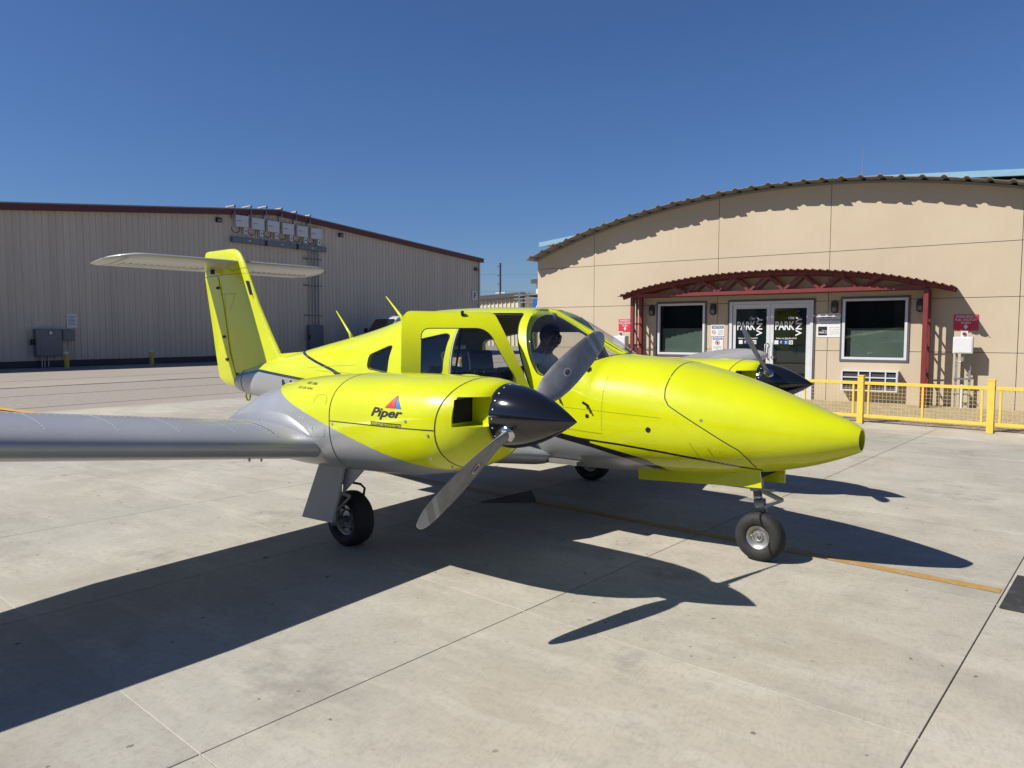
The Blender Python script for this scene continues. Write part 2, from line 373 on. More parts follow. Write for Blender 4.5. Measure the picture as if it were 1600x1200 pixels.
for i in range(-8, 5):
    for j in range(-3, 7):
        if slab0 is None:
            s = slab0 = sb.build('slab', M['concrete'], apron)
        else:
            s = slab0.copy(); link(s, apron)
        p = G(U0 + i * DU, V0 + j * DV); s.location = (p.x, p.y, random.uniform(-.0012, .0)); s.rotation_euler = (0, 0, GA)
for ua, ub, mt in ((ulo, U0 - DU, 'sealant'), (U0 - DU, uhi, 'sealant_dull')):   # filler in the cross joints, paler on the left
    fb = MB()
    for j in range(-2, 7):
        a = G(ua, V0 + j * DV); b = G(ub, V0 + j * DV); fb.bar((a.x, a.y, -.004), (b.x, b.y, -.004), .0075, .004)
    tag(fb.build('joint_filler', M[mt], apron), kind='stuff')
def strip(name, pts, mat, z=.004, parent=None):
    n = len(pts)
    bm = bmesh.new(); bm.faces.new([bm.verts.new((p.x, p.y, z)) for p in pts]); bmesh.ops.recalc_face_normals(bm, faces=bm.faces[:])
    for f in bm.faces:
        if f.normal.z < 0: f.normal_flip()
    return bm_obj(name, bm, mat, parent)
def mark(name, pts, mat, z=.004): return tag(strip(name, pts, mat, z), kind='structure')
mark('painted_line', [G(-7.4, 5.375), G(-.655, 5.375), G(-.655, 5.48), G(-7.4, 5.48)], M['ochre_line'], .002)
mark('painted_patch', [G(-.62, 5.08), G(3.2, 5.08), G(3.2, 5.86), G(-.62, 5.86)], M['black_mark'])
mark('painted_triangle', [Vector((-4.34, 5.42, 0)), Vector((-3.90, 5.76, 0)), Vector((-4.25, 6.17, 0))], M['black_mark'], .005)
mark('painted_line', [Vector((-18.6, 6.10, 0)), Vector((-16.0, 6.22, 0)), Vector((-16.0, 6.40, 0)), Vector((-18.6, 6.28, 0))], M['orange_line'])
mark('painted_line', [Vector((-15.5, 6.32, 0)), Vector((-14.1, 6.50, 0)), Vector((-14.1, 6.70, 0)), Vector((-15.5, 6.52, 0))], M['orange_line'])
# darker resurfaced strip of asphalt, a crack line and the far concrete strip towards the hangar
asp = mesh('asphalt_strip', [(-24.6, -20, -.016), (-17.9, -20, -.016), (-17.9, 60, -.016), (-24.6, 60, -.016)], [(0, 1, 2, 3)], M['asphalt_dark']); tag(asp, kind='structure')
ck = MB()
for x, w, seed in ((-24.7, .22, 1), (-28.2, .06, 2), (-21.3, .05, 3)):
    rnd = random.Random(seed); y = -15; last = (x, y)
    while y < 58:
        y2 = y + rnd.uniform(1.0, 2.4); x2 = x + rnd.uniform(-.09, .09)
        ck.add([(last[0] - w / 2, y, -.012), (last[0] + w / 2, y, -.012), (x2 + w / 2, y2, -.012), (x2 - w / 2, y2, -.012)], [(0, 1, 2, 3)]); last = (x2, y2); y = y2
tag(ck.build('tar_seam', M['joint_dark'], None, fix=False), kind='structure')

# ================================================================== RIGHT BUILDING (tan stucco, arched roof)
WY = 18.5
roof_pts = [(-13.2, 3.62), (-12.27, 3.95), (-11.24, 4.28), (-10.21, 4.57), (-8.86, 4.82), (-7.75, 5.0), (-6.72, 5.10), (-5.53, 5.16), (-4.66, 5.17), (-4.11, 5.15), (-3.44, 5.10), (-2.81, 5.03), (-2.2, 4.95), (-1.62, 4.84), (-.95, 4.71), (-.4, 4.58), (1.0, 4.20), (2.6, 3.6), (3.2, 3.35)]
# a smooth circular arc through the measured crown
xs_ = np.array([p[0] for p in roof_pts[1:-3]]); zs_ = np.array([p[1] for p in roof_pts[1:-3]])
A_ = np.stack([xs_, zs_, np.ones_like(xs_)], 1); sol, *_ = np.linalg.lstsq(A_, -(xs_ ** 2 + zs_ ** 2), rcond=None)
cxr, czr = -sol[0] / 2, -sol[1] / 2; rr_ = math.sqrt(cxr ** 2 + czr ** 2 - sol[2])
def roofz(x): return .035 + czr + math.sqrt(max(rr_ ** 2 - (x - cxr) ** 2, .01))
BL, BR = -12.52, 2 * cxr + 12.52
bld = empty('tan_building', (cxr, WY + 6, 0)); O = Vector((cxr, WY + 6, 0))
def blds(mb, name, mat, parent=None, **k):
    mb.v = [(p[0] - O.x, p[1] - O.y, p[2] - O.z) for p in mb.v]
    return mb.build(name, mat, parent or bld, **k)
tag(bld, 'tan stucco building with arched roof behind the yellow fence', 'building')
# openings: x0,x1,z0,z1
DOOR = (-6.60, -4.565, 0.0, 2.40); WINL = (-8.575, -7.255, 1.045, 2.395); WINR = (-3.915, -2.560, 1.005, 2.405)
OPEN = [DOOR, WINL, WINR]
back = MB()
zt_ = [(x, roofz(x) - .10) for x in np.linspace(BL + .02, BR - .02, 40)]
back.prism([(BL + .02, 0.0)] + zt_ + [(BR - .02, 0.0)], WY + .05, WY + 12)
bo = blds(back, 'inner_wall', M['joint'])
cut = MB()
for x0, x1, z0, z1 in OPEN: cut.box(x0 + .003, x1 - .003, WY - 1, WY + .40, z0 + .003 - (.5 if z0 == 0 else 0), z1 - .003)
cv = [(p[0] - O.x, p[1] - O.y, p[2]) for p in cut.v]; bo.parent = None; boolean(bo, cv, cut.f, None); bo.parent = bld
# stucco panels with open joints
XJ = [BL, -10.57, -6.93, -4.24, -.52, 2.2, BR]; ZJ = [-.02, 1.20, 2.37, 3.52]
gp = .012
for i in range(len(XJ) - 1):
    for j in range(len(ZJ)):
        x0, x1 = XJ[i] + gp / 2, XJ[i + 1] - gp / 2; z0 = ZJ[j] + gp / 2; last = j == len(ZJ) - 1
        z1 = None if last else ZJ[j + 1] - gp / 2
        pm = MB()
        if last:
            xa = np.linspace(x0, x1, 14); top = [(x, max(roofz(x) - .07, z0 + .01)) for x in xa]
            pm.prism([(x0, z0), (x1, z0)] + top[::-1], WY, WY + .05)
        else:
            hx = sorted({x0, x1} | {h for o_ in OPEN for h in o_[:2] if x0 < h < x1}); hz = sorted({z0, z1} | {h for o_ in OPEN for h in o_[2:] if z0 < h < z1})
            bm = bmesh.new(); vm = {}
            for a in range(len(hx) - 1):
                for b in range(len(hz) - 1):
                    mx, mz = (hx[a] + hx[a + 1]) / 2, (hz[b] + hz[b + 1]) / 2
                    if any(o_[0] < mx < o_[1] and o_[2] < mz < o_[3] for o_ in OPEN): continue
                    q = []
                    for x, z in ((hx[a], hz[b]), (hx[a + 1], hz[b]), (hx[a + 1], hz[b + 1]), (hx[a], hz[b + 1])):
                        if (x, z) not in vm: vm[(x, z)] = bm.verts.new((x, WY, z))
                        q.append(vm[(x, z)])
                    bm.faces.new(q)
            if not bm.faces: bm.free(); continue
            r_ = bmesh.ops.extrude_face_region(bm, geom=bm.faces[:])
            for e in r_['geom']:
                if isinstance(e, bmesh.types.BMVert): e.co.y += .05
            bm.verts.index_update(); left = set(bm.verts)
            while left:                                   # an opening may cut a panel in two
                st_ = [left.pop()]; isl = set(st_)
                while st_:
                    for e_ in st_.pop().link_edges:
                        for q_ in e_.verts:
                            if q_ in left: left.discard(q_); isl.add(q_); st_.append(q_)
                ii = sorted(q_.index for q_ in isl); mp_ = {a_: b_ for b_, a_ in enumerate(ii)}
                byi = {q_.index: q_ for q_ in isl}
                blds(MB().add([byi[a_].co[:] for a_ in ii], [[mp_[q_.index] for q_ in f_.verts] for f_ in bm.faces if f_.verts[0] in isl]), 'wall_panel', M['stucco'])
            bm.free(); continue
        blds(pm, 'wall_panel', M['stucco'])
# arched corrugated roof: overlapping sheets of three ribs, each cut square so the eave steps
SHW = 1.22; nsh = int((BR - BL + .6) / SHW) + 1; xstart = BL - .16
for k in range(nsh):
    xa = xstart + k * SHW; pts_f = []; pts_b = []
    prof = [(0, 0)]
    for r_ in range(3):
        o_ = r_ * SHW / 3
        prof += [(o_ + .12, 0), (o_ + .165, .042), (o_ + .215, .042), (o_ + .26, 0)]
    prof += [(SHW + .03, 0)]
    sm = MB(); v = []; f = []
    for px, ph in prof:
        x = xa + px; z = roofz(x) - .045 + ph; t = px / SHW
        v += [(x, 18.08 - .07 * t, z), (x, WY + 12.3, z), (x, WY + 12.3, z - .008), (x, 18.08 - .07 * t, z - .008)]
    for i in range(len(prof) - 1):
        a = i * 4; b = a + 4
        f += [(a, b, b + 1, a + 1), (a + 3, a + 2, b + 2, b + 3), (a, a + 3, b + 3, b)]
    dz = .004 * (k % 2)
    sm.add([(p[0], p[1], p[2] + dz) for p in v], f); blds(sm, 'roof_sheet', M['rooftaupe'], fix=False)
fa = MB()
xa_ = np.linspace(BL - .05, BR + .05, 50)
for a, b in zip(xa_[:-1], xa_[1:]): fa.bar((a, WY - .03, roofz(a) - .085), (b, WY - .03, roofz(b) - .085), .05, .05)
blds(fa, 'eave_angle', M['rooftaupe'])
# windows
def window(x0, x1, z0, z1, bottom_rail=.0):
    fr = MB(); w = .055
    g = MB()
    g.box(x0 - .035, x1 + .035, WY - .022, WY - .004, z1 + .001, z1 + .045).box(x0 - .035, x1 + .035, WY - .022, WY - .004, z0 - .045, z0 - .001)
    g.box(x0 - .045, x0 - .001, WY - .0225, WY - .004, z0 - .046, z1 + .046).box(x1 + .001, x1 + .045, WY - .0225, WY - .004, z0 - .046, z1 + .046)
    fr.box(x0, x1, WY - .03, WY + .06, z1 - w, z1).box(x0, x1, WY - .03, WY + .06, z0, z0 + w)
    fr.box(x0, x0 + w, WY - .03, WY + .06, z0 + w, z1 - w).box(x1 - w, x1, WY - .03, WY + .06, z0 + w, z1 - w)
    wf = blds(fr, 'window_frame', M['alu'])
    blds(g, 'trim', M['gasket'], wf)
    p = MB().box(x0 + w, x1 - w, WY + .02, WY + .028, z0 + w, z1 - w); blds(p, 'pane', M['tinted'], wf)
    blds(MB().box(x0 + w + .02, x1 - w - .02, WY + .12, WY + .13, z0 + w, z0 + (z1 - z0) * .515), 'lower_panel', M['lower_panel'], wf)  # grey-green panel added behind the lower half of the glass
    blds(MB().box(x0 + .004, x1 - .004, WY + .36, WY + .39, z0 + .004, z1 - .004), 'dark_backdrop', M['ink'], wf)  # black sheet close behind the glass stands in for the dark room
    return wf
window(*WINL); window(*WINR)
# double glass entrance door
dx0, dx1, dz0, dz1 = DOOR
df = MB(); w = .07
df.box(dx0, dx1, WY - .035, WY + .07, dz1 - w, dz1).box(dx0, dx0 + w, WY - .035, WY + .07, 0, dz1 - w).box(dx1 - w, dx1, WY - .035, WY + .07, 0, dz1 - w)
dfo = blds(df, 'door_frame', M['alu'])
g = MB().box(dx0 - .045, dx0 - .001, WY - .02, WY - .004, 0, dz1 + .046).box(dx1 + .001, dx1 + .045, WY - .02, WY - .004, 0, dz1 + .046).box(dx0, dx1, WY - .0205, WY - .004, dz1 + .001, dz1 + .045)
blds(g, 'trim', M['gasket'], dfo)
dm = (dx0 + dx1) / 2
def wall_text(body, x0, x1, z0, z1, y, mat, parent, name='lettering', rot=False, **k):
    if rot:
        v, f = fit_text(body, z0, z1, -x1, -x0, **k); pts = [(-p[1], y, p[0]) for p in v]
    else:
        v, f = fit_text(body, x0, x1, z0, z1, **k); pts = [(p[0], y, p[1]) for p in v]
    mb = MB().add(pts, f); return mb
for s, (a, b) in enumerate(((dx0 + w + .004, dm - .003), (dm + .003, dx1 - w - .004))):
    st = .085
    d = MB().box(a, b, WY, WY + .045, dz1 - w - .11, dz1 - w - .004).box(a, b, WY, WY + .045, .01, .22).box(a, a + st, WY, WY + .045, .22, dz1 - w - .11).box(b - st, b, WY, WY + .045, .22, dz1 - w - .11)
    leaf = blds(d, 'door', M['alu'])
    blds(MB().box(a + st, b - st, WY + .02, WY + .027, .22, dz1 - w - .11), 'pane', M['winglass'], leaf)
    hx_ = (b - st * .5) if s == 0 else (a + st * .5); sg = -1 if s == 0 else 1
    h = MB().tube([(hx_, WY, 1.02), (hx_, WY - .06, 1.02), (hx_ + sg * .05, WY - .075, 1.05), (hx_ + sg * .05, WY - .075, 1.33), (hx_, WY - .06, 1.36), (hx_, WY, 1.36)], .014, 8)
    blds(h, 'handle', M['galv'], leaf, auto=50)
    yv = WY + .017; L_ = (a + st)
    ww = (b - st) - L_
    blds(wall_text('PARK', L_ + .03, L_ + .03 + ww * .60, 1.69, 1.90, yv, M['vinyl'], leaf, bold=.022, space=.95), 'lettering', M['vinyl'], leaf, fix=False)
    blds(wall_text('the', L_ + .03 + ww * .40, L_ + .03 + ww * .58, 1.93, 2.04, yv, M['vinyl_grey'], leaf), 'lettering', M['vinyl_grey'], leaf, fix=False)
    blds(wall_text('VNY', L_ + ww * .67, L_ + ww * .86, 1.54, 2.02, yv, M['vinyl'], leaf, rot=True, bold=.016), 'lettering', M['vinyl'], leaf, fix=False)
    blds(wall_text('Follow Us @theParkVNY', L_ + .06, L_ + ww * .72, 1.455, 1.505, yv, M['vinyl'], leaf, bold=.01), 'lettering', M['vinyl'], leaf, fix=False)
    for q, mt in enumerate(('sign_white', 'sign_navy', 'blue_dec', 'sign_white')):
        xx = L_ + .04 + q * .115 - (.06 if s == 1 else 0) + .04
        ic = blds(MB().box(xx, xx + .095, yv - .001, yv + .002, 1.34, 1.435), 'icon', M[mt], leaf)
        if q == 3: blds(MB().lathe([(.030, -.002), (.030, -.003), (.018, -.003), (.018, -.002)], (xx + .047, yv - .001, 1.387), 'y', 14), 'icon_ring', M['ink'], leaf, fix=False)
        if q == 2: blds(wall_text('t', xx + .03, xx + .065, 1.36, 1.42, yv - .003, None, None, bold=.03), 'icon_letter', M['vinyl'], leaf, fix=False)
        if q == 1: blds(wall_text('f', xx + .03, xx + .065, 1.36, 1.42, yv - .003, None, None, bold=.03), 'icon_letter', M['vinyl'], leaf, fix=False)
# pale blue fascia of the taller roof behind
hb = empty('blue_trimmed_hangar', (-4, 29, 0)); tag(hb, 'taller hangar with pale blue fascia rising behind the arched roof', 'hangar')
def put(mb, name, mat, parent, base, **k):
    mb.v = [(p[0] - base[0], p[1] - base[1], p[2] - base[2]) for p in mb.v]; return mb.build(name, mat, parent, **k)
hbase = (-4, 29, 0)
put(MB().prism([(-20.5, 0), (-20.5, 5.9), (-6.0, 7.35), (12, 5.9), (12, 0)], 31.5, 42), 'wall', M['cream'], hb, hbase)
put(MB().bar((-21.0, 31.2, 6.05), (-6.0, 31.2, 7.50), .12, .22).bar((-6.0, 31.2, 7.50), (14, 31.2, 6.05), .12, .22), 'fascia', M['bluetrim'], hb, hbase)
put(MB().prism([(-21, 6.05), (-6, 7.5), (14, 6.05), (14, 6.13), (-6, 7.58), (-21, 6.13)], 31.4, 43), 'roof', M['roofdark'], hb, hbase)
# roof antenna
an = MB().tube([(-3.69, 19.0, roofz(-3.69) - .05), (-3.69, 19.0, 5.25)], .02, 6).tube([(-3.69, 19, 5.25), (-3.69, 19, 5.92)], [.009, .004], 6)
ao = put(an, 'whip_antenna', M['galv'], None, (-3.69, 19, 5.1)); ao.location = (-3.69, 19, 5.1); tag(ao, 'thin whip antenna standing on the arched roof', 'antenna')

# ------------------------------------------------------------------ red entrance canopy
CYF, CYB = 17.92, 18.42; CRF = 17.62; CX0, CX1 = -9.36, -1.62
cpts = [(-9.36, 2.60), (-8.76, 2.765), (-7.86, 2.93), (-7.01, 3.03), (-6.2, 3.075), (-5.4, 3.09), (-4.6, 3.07), (-4.01, 3.02), (-3.09, 2.91), (-2.23, 2.74), (-1.62, 2.58)]
cz = herm([p[0] for p in cpts], [p[1] for p in cpts])
can = empty('entrance_canopy', (-5.5, 18.05, 0)); tag(can, 'red steel entrance canopy with arched truss over the glass doors', 'canopy'); cb = (-5.5, 18.05, 0)
nrib = 48; rw = (CX1 - CX0) / nrib; per = 6
for k in range(nrib // per):
    v = []; f = []; prof = []
    for r_ in range(per):
        x = CX0 + (k * per + r_) * rw
        prof += [(x, 0), (x + rw * .52, 0), (x + rw * .62, .028), (x + rw * .82, .028), (x + rw * .92, 0)]
    prof.append((CX0 + (k + 1) * per * rw, 0))
    for x, h in prof:
        z = cz(x) + h - .012
        v += [(x, CRF, z), (x, WY - .003, z), (x, WY - .003, z - .005), (x, CRF, z - .005)]
    for i in range(len(prof) - 1):
        a = i * 4; b = a + 4; f += [(a, b, b + 1, a + 1), (a + 3, a + 2, b + 2, b + 3), (a, a + 3, b + 3, b)]
    put(MB().add(v, f), 'roof_sheet', M['canopyroof'], can, cb, fix=False)
for yy in (CYF, CYB):
    xs2 = np.linspace(CX0 + .03, CX1 - .03, 30); tm = MB()
    for a, b in zip(xs2[:-1], xs2[1:]): tm.bar((a, yy, cz(a) - .062), (b + .01, yy, cz(b) - .062), .06, .085)
    put(tm, 'top_chord', M['redsteel'], can, cb)
    put(MB().bar((-9.05, yy, 2.60), (-2.15, yy, 2.60), .07, .085), 'bottom_chord', M['redsteel'], can, cb)
    nd = 12; xd = np.linspace(-7.95, -3.1, nd + 1)
    for i in range(nd):
        a, b = xd[i], xd[i + 1]
        za, zb = (2.63, cz(b) - .09) if i % 2 else (cz(a) - .09, 2.63)
        put(MB().bar((a, yy, za), (b, yy, zb), .045, .055), 'diagonal', M['redsteel'], can, cb)
for xx in np.linspace(CX0 + .5, CX1 - .5, 7):
    put(MB().bar((xx, CYF, cz(xx) - .03), (xx, CYB, cz(xx) - .03), .05, .035), 'purlin', M['redsteel'], can, cb)
for xc in (-9.05, -2.15):
    for yy in (CYF, CYB):
        put(MB().box(xc - .045, xc + .045, yy - .045, yy + .045, .012, 2.555).box(xc - .09, xc + .09, yy - .09, yy + .09, 0, .012), 'post', M['redsteel'], can, cb)
    put(MB().box(xc - .02, xc + .02, (CYF + CYB) / 2 - .02, (CYF + CYB) / 2 + .02, .02, 2.555), 'middle_bar', M['redsteel'], can, cb)
    for zz in (.15, .72, 1.29, 1.86):
        put(MB().bar((xc, CYF + .04, zz), (xc, CYB - .04, zz), .03), 'rung', M['redsteel'], can, cb)
    for zz in (.15, .72, 1.29): put(MB().bar((xc, CYF + .04, zz + .52), (xc, CYB - .04, zz), .025), 'brace', M['redsteel'], can, cb)

# ------------------------------------------------------------------ wall lights
WL = [(-8.75, 2.22, 'bronze bulkhead light left of the left window'), (-7.03, 2.22, 'bronze bulkhead light above the two notice signs'),
      (-4.09, 2.22, 'bronze bulkhead light above the white parking sign'), (-2.32, 2.22, 'bronze bulkhead light half hidden by the right canopy post')]
for x, z, lb in WL:
    pl = roundpoly([(-.075, -.14), (.075, -.14), (.075, .14), (-.075, .14)], .074, 6)
    o = MB().prism(pl, -.07, 0).build('wall_light', M['bronze'], auto=40); o.location = (x, WY - .003, z)
    pl2 = roundpoly([(-.048, -.11), (.048, -.11), (.048, -.005), (-.048, -.005)], .045, 5)
    MB().prism(pl2, -.085, -.065).build('lens', M['lens'], o, auto=40)
    MB().prism(roundpoly([(-.06, 0), (.06, 0), (.06, .125), (-.06, .125)], .055, 5), -.095, -.065).build('hood', M['bronze'], o, auto=40)
    tag(o, lb, 'wall light', 'bulkhead lights on the tan wall')

# ------------------------------------------------------------------ signs on the tan wall
def board(name, x0, x1, z0, z1, y, mat, label, cat='sign', rad=.015, group=None):
    cx_, cz_ = (x0 + x1) / 2, (z0 + z1) / 2
    o = MB().prism(roundpoly([(x0 - cx_, z0 - cz_), (x1 - cx_, z0 - cz_), (x1 - cx_, z1 - cz_), (x0 - cx_, z1 - cz_)], rad, 3), 0, .006).build(name, mat)
    o.location = (cx_, y, cz_); tag(o, label, cat, group)
    def T(body, a, b, c, d, mt, dy=-.0015, nm='lettering', **k):
        v, f = fit_text(body, x0 + a * (x1 - x0) - cx_, x0 + b * (x1 - x0) - cx_, z0 + c * (z1 - z0) - cz_, z0 + d * (z1 - z0) - cz_, **k)
        return MB().add([(p[0], dy, p[1]) for p in v], f).build(nm, M[mt], o, fix=False)
    def B(a, b, c, d, mt, dy=-.001, nm='band'):
        X = lambda t: x0 + t * (x1 - x0) - cx_; Z = lambda t: z0 + t * (z1 - z0) - cz_
        return MB().box(X(a), X(b), dy, .001, Z(c), Z(d)).build(nm, M[mt], o)
    return o, T, B
SY = WY - .0095
for (x0, x1, z0, z1, lb) in ((-9.77, -9.37, 1.655, 2.0, 'red emergency fuel shutoff sign left of the canopy'), (-1.68, -1.22, 1.665, 2.01, 'red emergency fuel shutoff sign right of the canopy, partly shaded')):
    o, T, B = board('shutoff_sign', x0, x1, z0, z1, SY, M['sign_red'], lb, group='red fuel shutoff signs')
    T('EMERGENCY', .10, .90, .80, .95, 'sign_white', bold=.012); T('FUEL SHUTOFF', .06, .94, .60, .75, 'sign_white', bold=.012); T('PUSH', .32, .68, .41, .55, 'sign_white', bold=.012)
    a = MB().add([((x1 - x0) * d, -.0015, (z1 - z0) * e) for d, e in ((-.10, -.22), (.10, -.22), (0, -.44))], [(0, 1, 2)]).add([((x1 - x0) * d, -.0015, (z1 - z0) * e) for d, e in ((-.05, -.22), (-.05, -.14), (.05, -.14), (.05, -.22))], [(0, 3, 2, 1)]).build('arrow', M['sign_white'], o, fix=False)
o, T, B = board('notice_sign', -7.09, -6.73, 1.535, 1.825, SY, M['sign_white'], 'white notice sign with no smoking symbol, upper of two by the doors')
B(.07, .93, .66, .92, 'sign_navy'); T('NOTICE', .14, .86, .70, .88, 'sign_white', -.003, bold=.02)
MB().lathe([(.052, -.002), (.052, -.004), (.042, -.004), (.042, -.002)], (-.10, 0, -.045), 'y', 20).build('prohibition_ring', M['red_dec'], o, fix=False)
MB().bar((-.135, -.002, -.01), (-.065, -.002, -.08), .008, .008).build('prohibition_bar', M['red_dec'], o)
MB().box(-.135, -.07, -.0025, -.001, -.05, -.042).build('cigarette', M['ink'], o)
for i, t in enumerate(('NO SMOKING', 'NO OPEN FLAMES', 'WITHIN 50 FEET')): T(t, .50, .93, .42 - i * .16, .51 - i * .16, 'ink_grey')
o, T, B = board('notice_sign', -7.055, -6.765, 1.155, 1.515, SY, M['sign_white'], 'white notice sign with round red symbol, lower of two by the doors')
B(.06, .94, .80, .96, 'blue_dec'); T('NOTICE', .16, .84, .825, .935, 'sign_white', -.003, bold=.02)
MB().lathe([(.062, -.002), (.062, -.004), (.050, -.004), (.050, -.002)], (0, 0, .035), 'y', 20).build('prohibition_ring', M['red_dec'], o, fix=False)
MB().prism(roundpoly([(-.028, .005), (.028, .005), (.028, .06), (-.028, .06)], .02, 3), -.003, -.001).build('pictogram', M['ink'], o)
MB().bar((-.04, -.004, .075), (.04, -.004, -.005), .009, .005).build('prohibition_bar', M['red_dec'], o)
for i, t in enumerate(('AUTHORIZED', 'PERSONNEL ONLY', 'BEYOND THIS', 'POINT')): T(t, .14 if i != 3 else .36, .86 if i != 3 else .64, .31 - i * .075, .36 - i * .075, 'ink_grey')
o, T, B = board('parking_sign', -4.485, -3.925, 1.515, 2.075, SY, M['sign_white'], 'white parking sign with small black logo between doors and right window', rad=.04)
T('Welcome To Van Nuys Airport', .06, .94, .90, .955, 'ink'); T('the PARK VNY', .16, .84, .79, .87, 'ink', bold=.008); T('TRANSIENT PARKING', .07, .93, .69, .765, 'ink', bold=.008)
T('(818) 902-2122', .17, .86, .53, .61, 'ink_grey')
B(.06, .42, .08, .45, 'ink'); T('PARK', .08, .33, .16, .24, 'sign_white', -.003, bold=.02); T('the', .22, .32, .26, .32, 'sign_white', -.003); T('VNY', .34, .41, .14, .30, 'sign_white', -.003)
for i, t in enumerate(('Check in Inside', 'Or  Unicom', '122.95  Follow', 'Us @theParkVNY')): T(t, .50, .90, .39 - i * .09, .435 - i * .09, 'ink_grey')

# ------------------------------------------------------------------ through-wall air conditioner
ac = empty('air_conditioner', (-3.28, WY, .52)); tag(ac, 'white through-wall air conditioner under the right window', 'air conditioner')
acb = (-3.28, WY, .52); X0, X1, Z0, Z1 = -3.87, -2.69, .29, .765; YF = WY - .22
fr = MB().box(X0, X1, YF, WY - .002, Z1 - .03, Z1).box(X0, X1, YF, WY - .002, Z0, Z0 + .03).box(X0, X0 + .035, YF, WY - .002, Z0 + .03, Z1 - .03).box(X1 - .035, X1, YF, WY - .002, Z0 + .03, Z1 - .03)
put(fr, 'casing', M['alu'], ac, acb)
put(MB().box(X0 + .035, X1 - .035, YF + .05, WY - .01, Z0 + .03, Z1 - .03), 'coil', M['hole'], ac, acb)
for zz in (Z0 + .155, Z0 + .30): put(MB().box(X0 + .035, X1 - .035, YF + .005, YF + .03, zz, zz + .028), 'grille_bar', M['alu'], ac, acb)
for xx in (X0 + .36, X0 + .60, X0 + .92): put(MB().box(xx, xx + .028, YF + .004, YF + .03, Z0 + .03, Z1 - .03), 'grille_bar', M['alu'], ac, acb)
lv = MB()
for i in range(18): lv.box(X0 + .04, X1 - .04, YF + .034, YF + .046, Z0 + .04 + i * .0215, Z0 + .047 + i * .0215)
put(lv, 'louvre', M['greybox'], ac, acb)

# ------------------------------------------------------------------ fuel shutoff boxes on posts
for x0, lb in ((-1.64, 'pale grey shutoff box on two posts at the right end of the wall'), (-9.72, 'pale grey shutoff box left of the canopy, behind the cockpit')):
    x1 = x0 + .36; b0 = ((x0 + x1) / 2, 18.28, 0)
    e = empty('shutoff_box', b0); tag(e, lb, 'electrical box', 'shutoff boxes on posts')
    put(MB().box(x0, x1, 18.10, 18.32, 1.185, 1.535, .008), 'enclosure', M['greylight'], e, b0)
    put(MB().box(x0 + .02, x1 - .02, 18.094, 18.0995, 1.205, 1.515, .002), 'cover', M['greylight'], e, b0)
    put(MB().box(x0 + .13, x0 + .26, 18.16, 18.175, 1.536, 1.66), 'button_plate', M['white'], e, b0)
    put(MB().lathe([(.0, 0), (.035, 0), (.035, -.03), (.0, -.035)], (x0 + .195, 18.16, 1.60), 'y', 14), 'push_button', M['red_brown'], e, b0)
    for xx in (x0 + .055, x1 - .055): put(MB().box(xx - .022, xx + .022, 18.33, 18.375, 0, 1.45), 'post', M['galv'], e, b0)
    put(MB().box(x0 + .02, x1 - .02, 18.30, 18.329, .62, .66), 'strut_channel', M['greybox'], e, b0)
    put(MB().box(x0 + .02, x1 - .02, 18.30, 18.329, .30, .33), 'strut_channel', M['greybox'], e, b0)
    put(MB().tube([(x0 + .18, 18.2, 1.18), (x0 + .18, 18.2, 1.02)], .035, 10).tube([(x0 + .18, 18.2, 1.03), (x0 + .13, 18.2, 1.0), (x0 + .06, 18.25, 1.03)], .014, 6), 'conduit_body', M['galv'], e, b0, auto=40)
    put(MB().tube([(x0 + .18, 18.28, 0), (x0 + .18, 18.28, .52)], .028, 10), 'riser', M['white'], e, b0, auto=40)

# ------------------------------------------------------------------ planted strip / pavers and kerb between fence and wall
pv = mesh('paver_strip', [G(-12.5, 14.14)[:2] + (.006,), G(14, 14.14)[:2] + (.006,), (14, WY - .01, .006), (-12.5, WY - .01, .006)], [(0, 1, 2, 3)], M['joint']); tag(pv, kind='structure')
pb = MB(); rnd = random.Random(3)
for r_ in range(34):
    for c_ in range(60):
        u = -11.6 + c_ * .225 + (.11 if r_ % 2 else 0); v = 14.22 + r_ * .118; p = G(u, v)
        if p.y > WY - .08 or p.x > 1.4: continue
        zt = .016 + rnd.uniform(0, .006)
        q = [G(u, v), G(u + .215, v), G(u + .215, v + .109), G(u, v + .109)]
        pb.add([(a.x, a.y, .004) for a in q] + [(a.x, a.y, zt) for a in q], [(4, 5, 6, 7), (0, 1, 5, 4), (1, 2, 6, 5), (2, 3, 7, 6), (3, 0, 4, 7)])
tag(pb.build('paver', M['paver'], pv, fix=False), kind='stuff')
kb = MB(); a = G(-13, 14.06); b = G(14, 14.06); kb.bar((a.x, a.y, .0), (b.x, b.y, .0), .15, .05); tag(kb.build('kerb', M['concrete']), kind='structure')

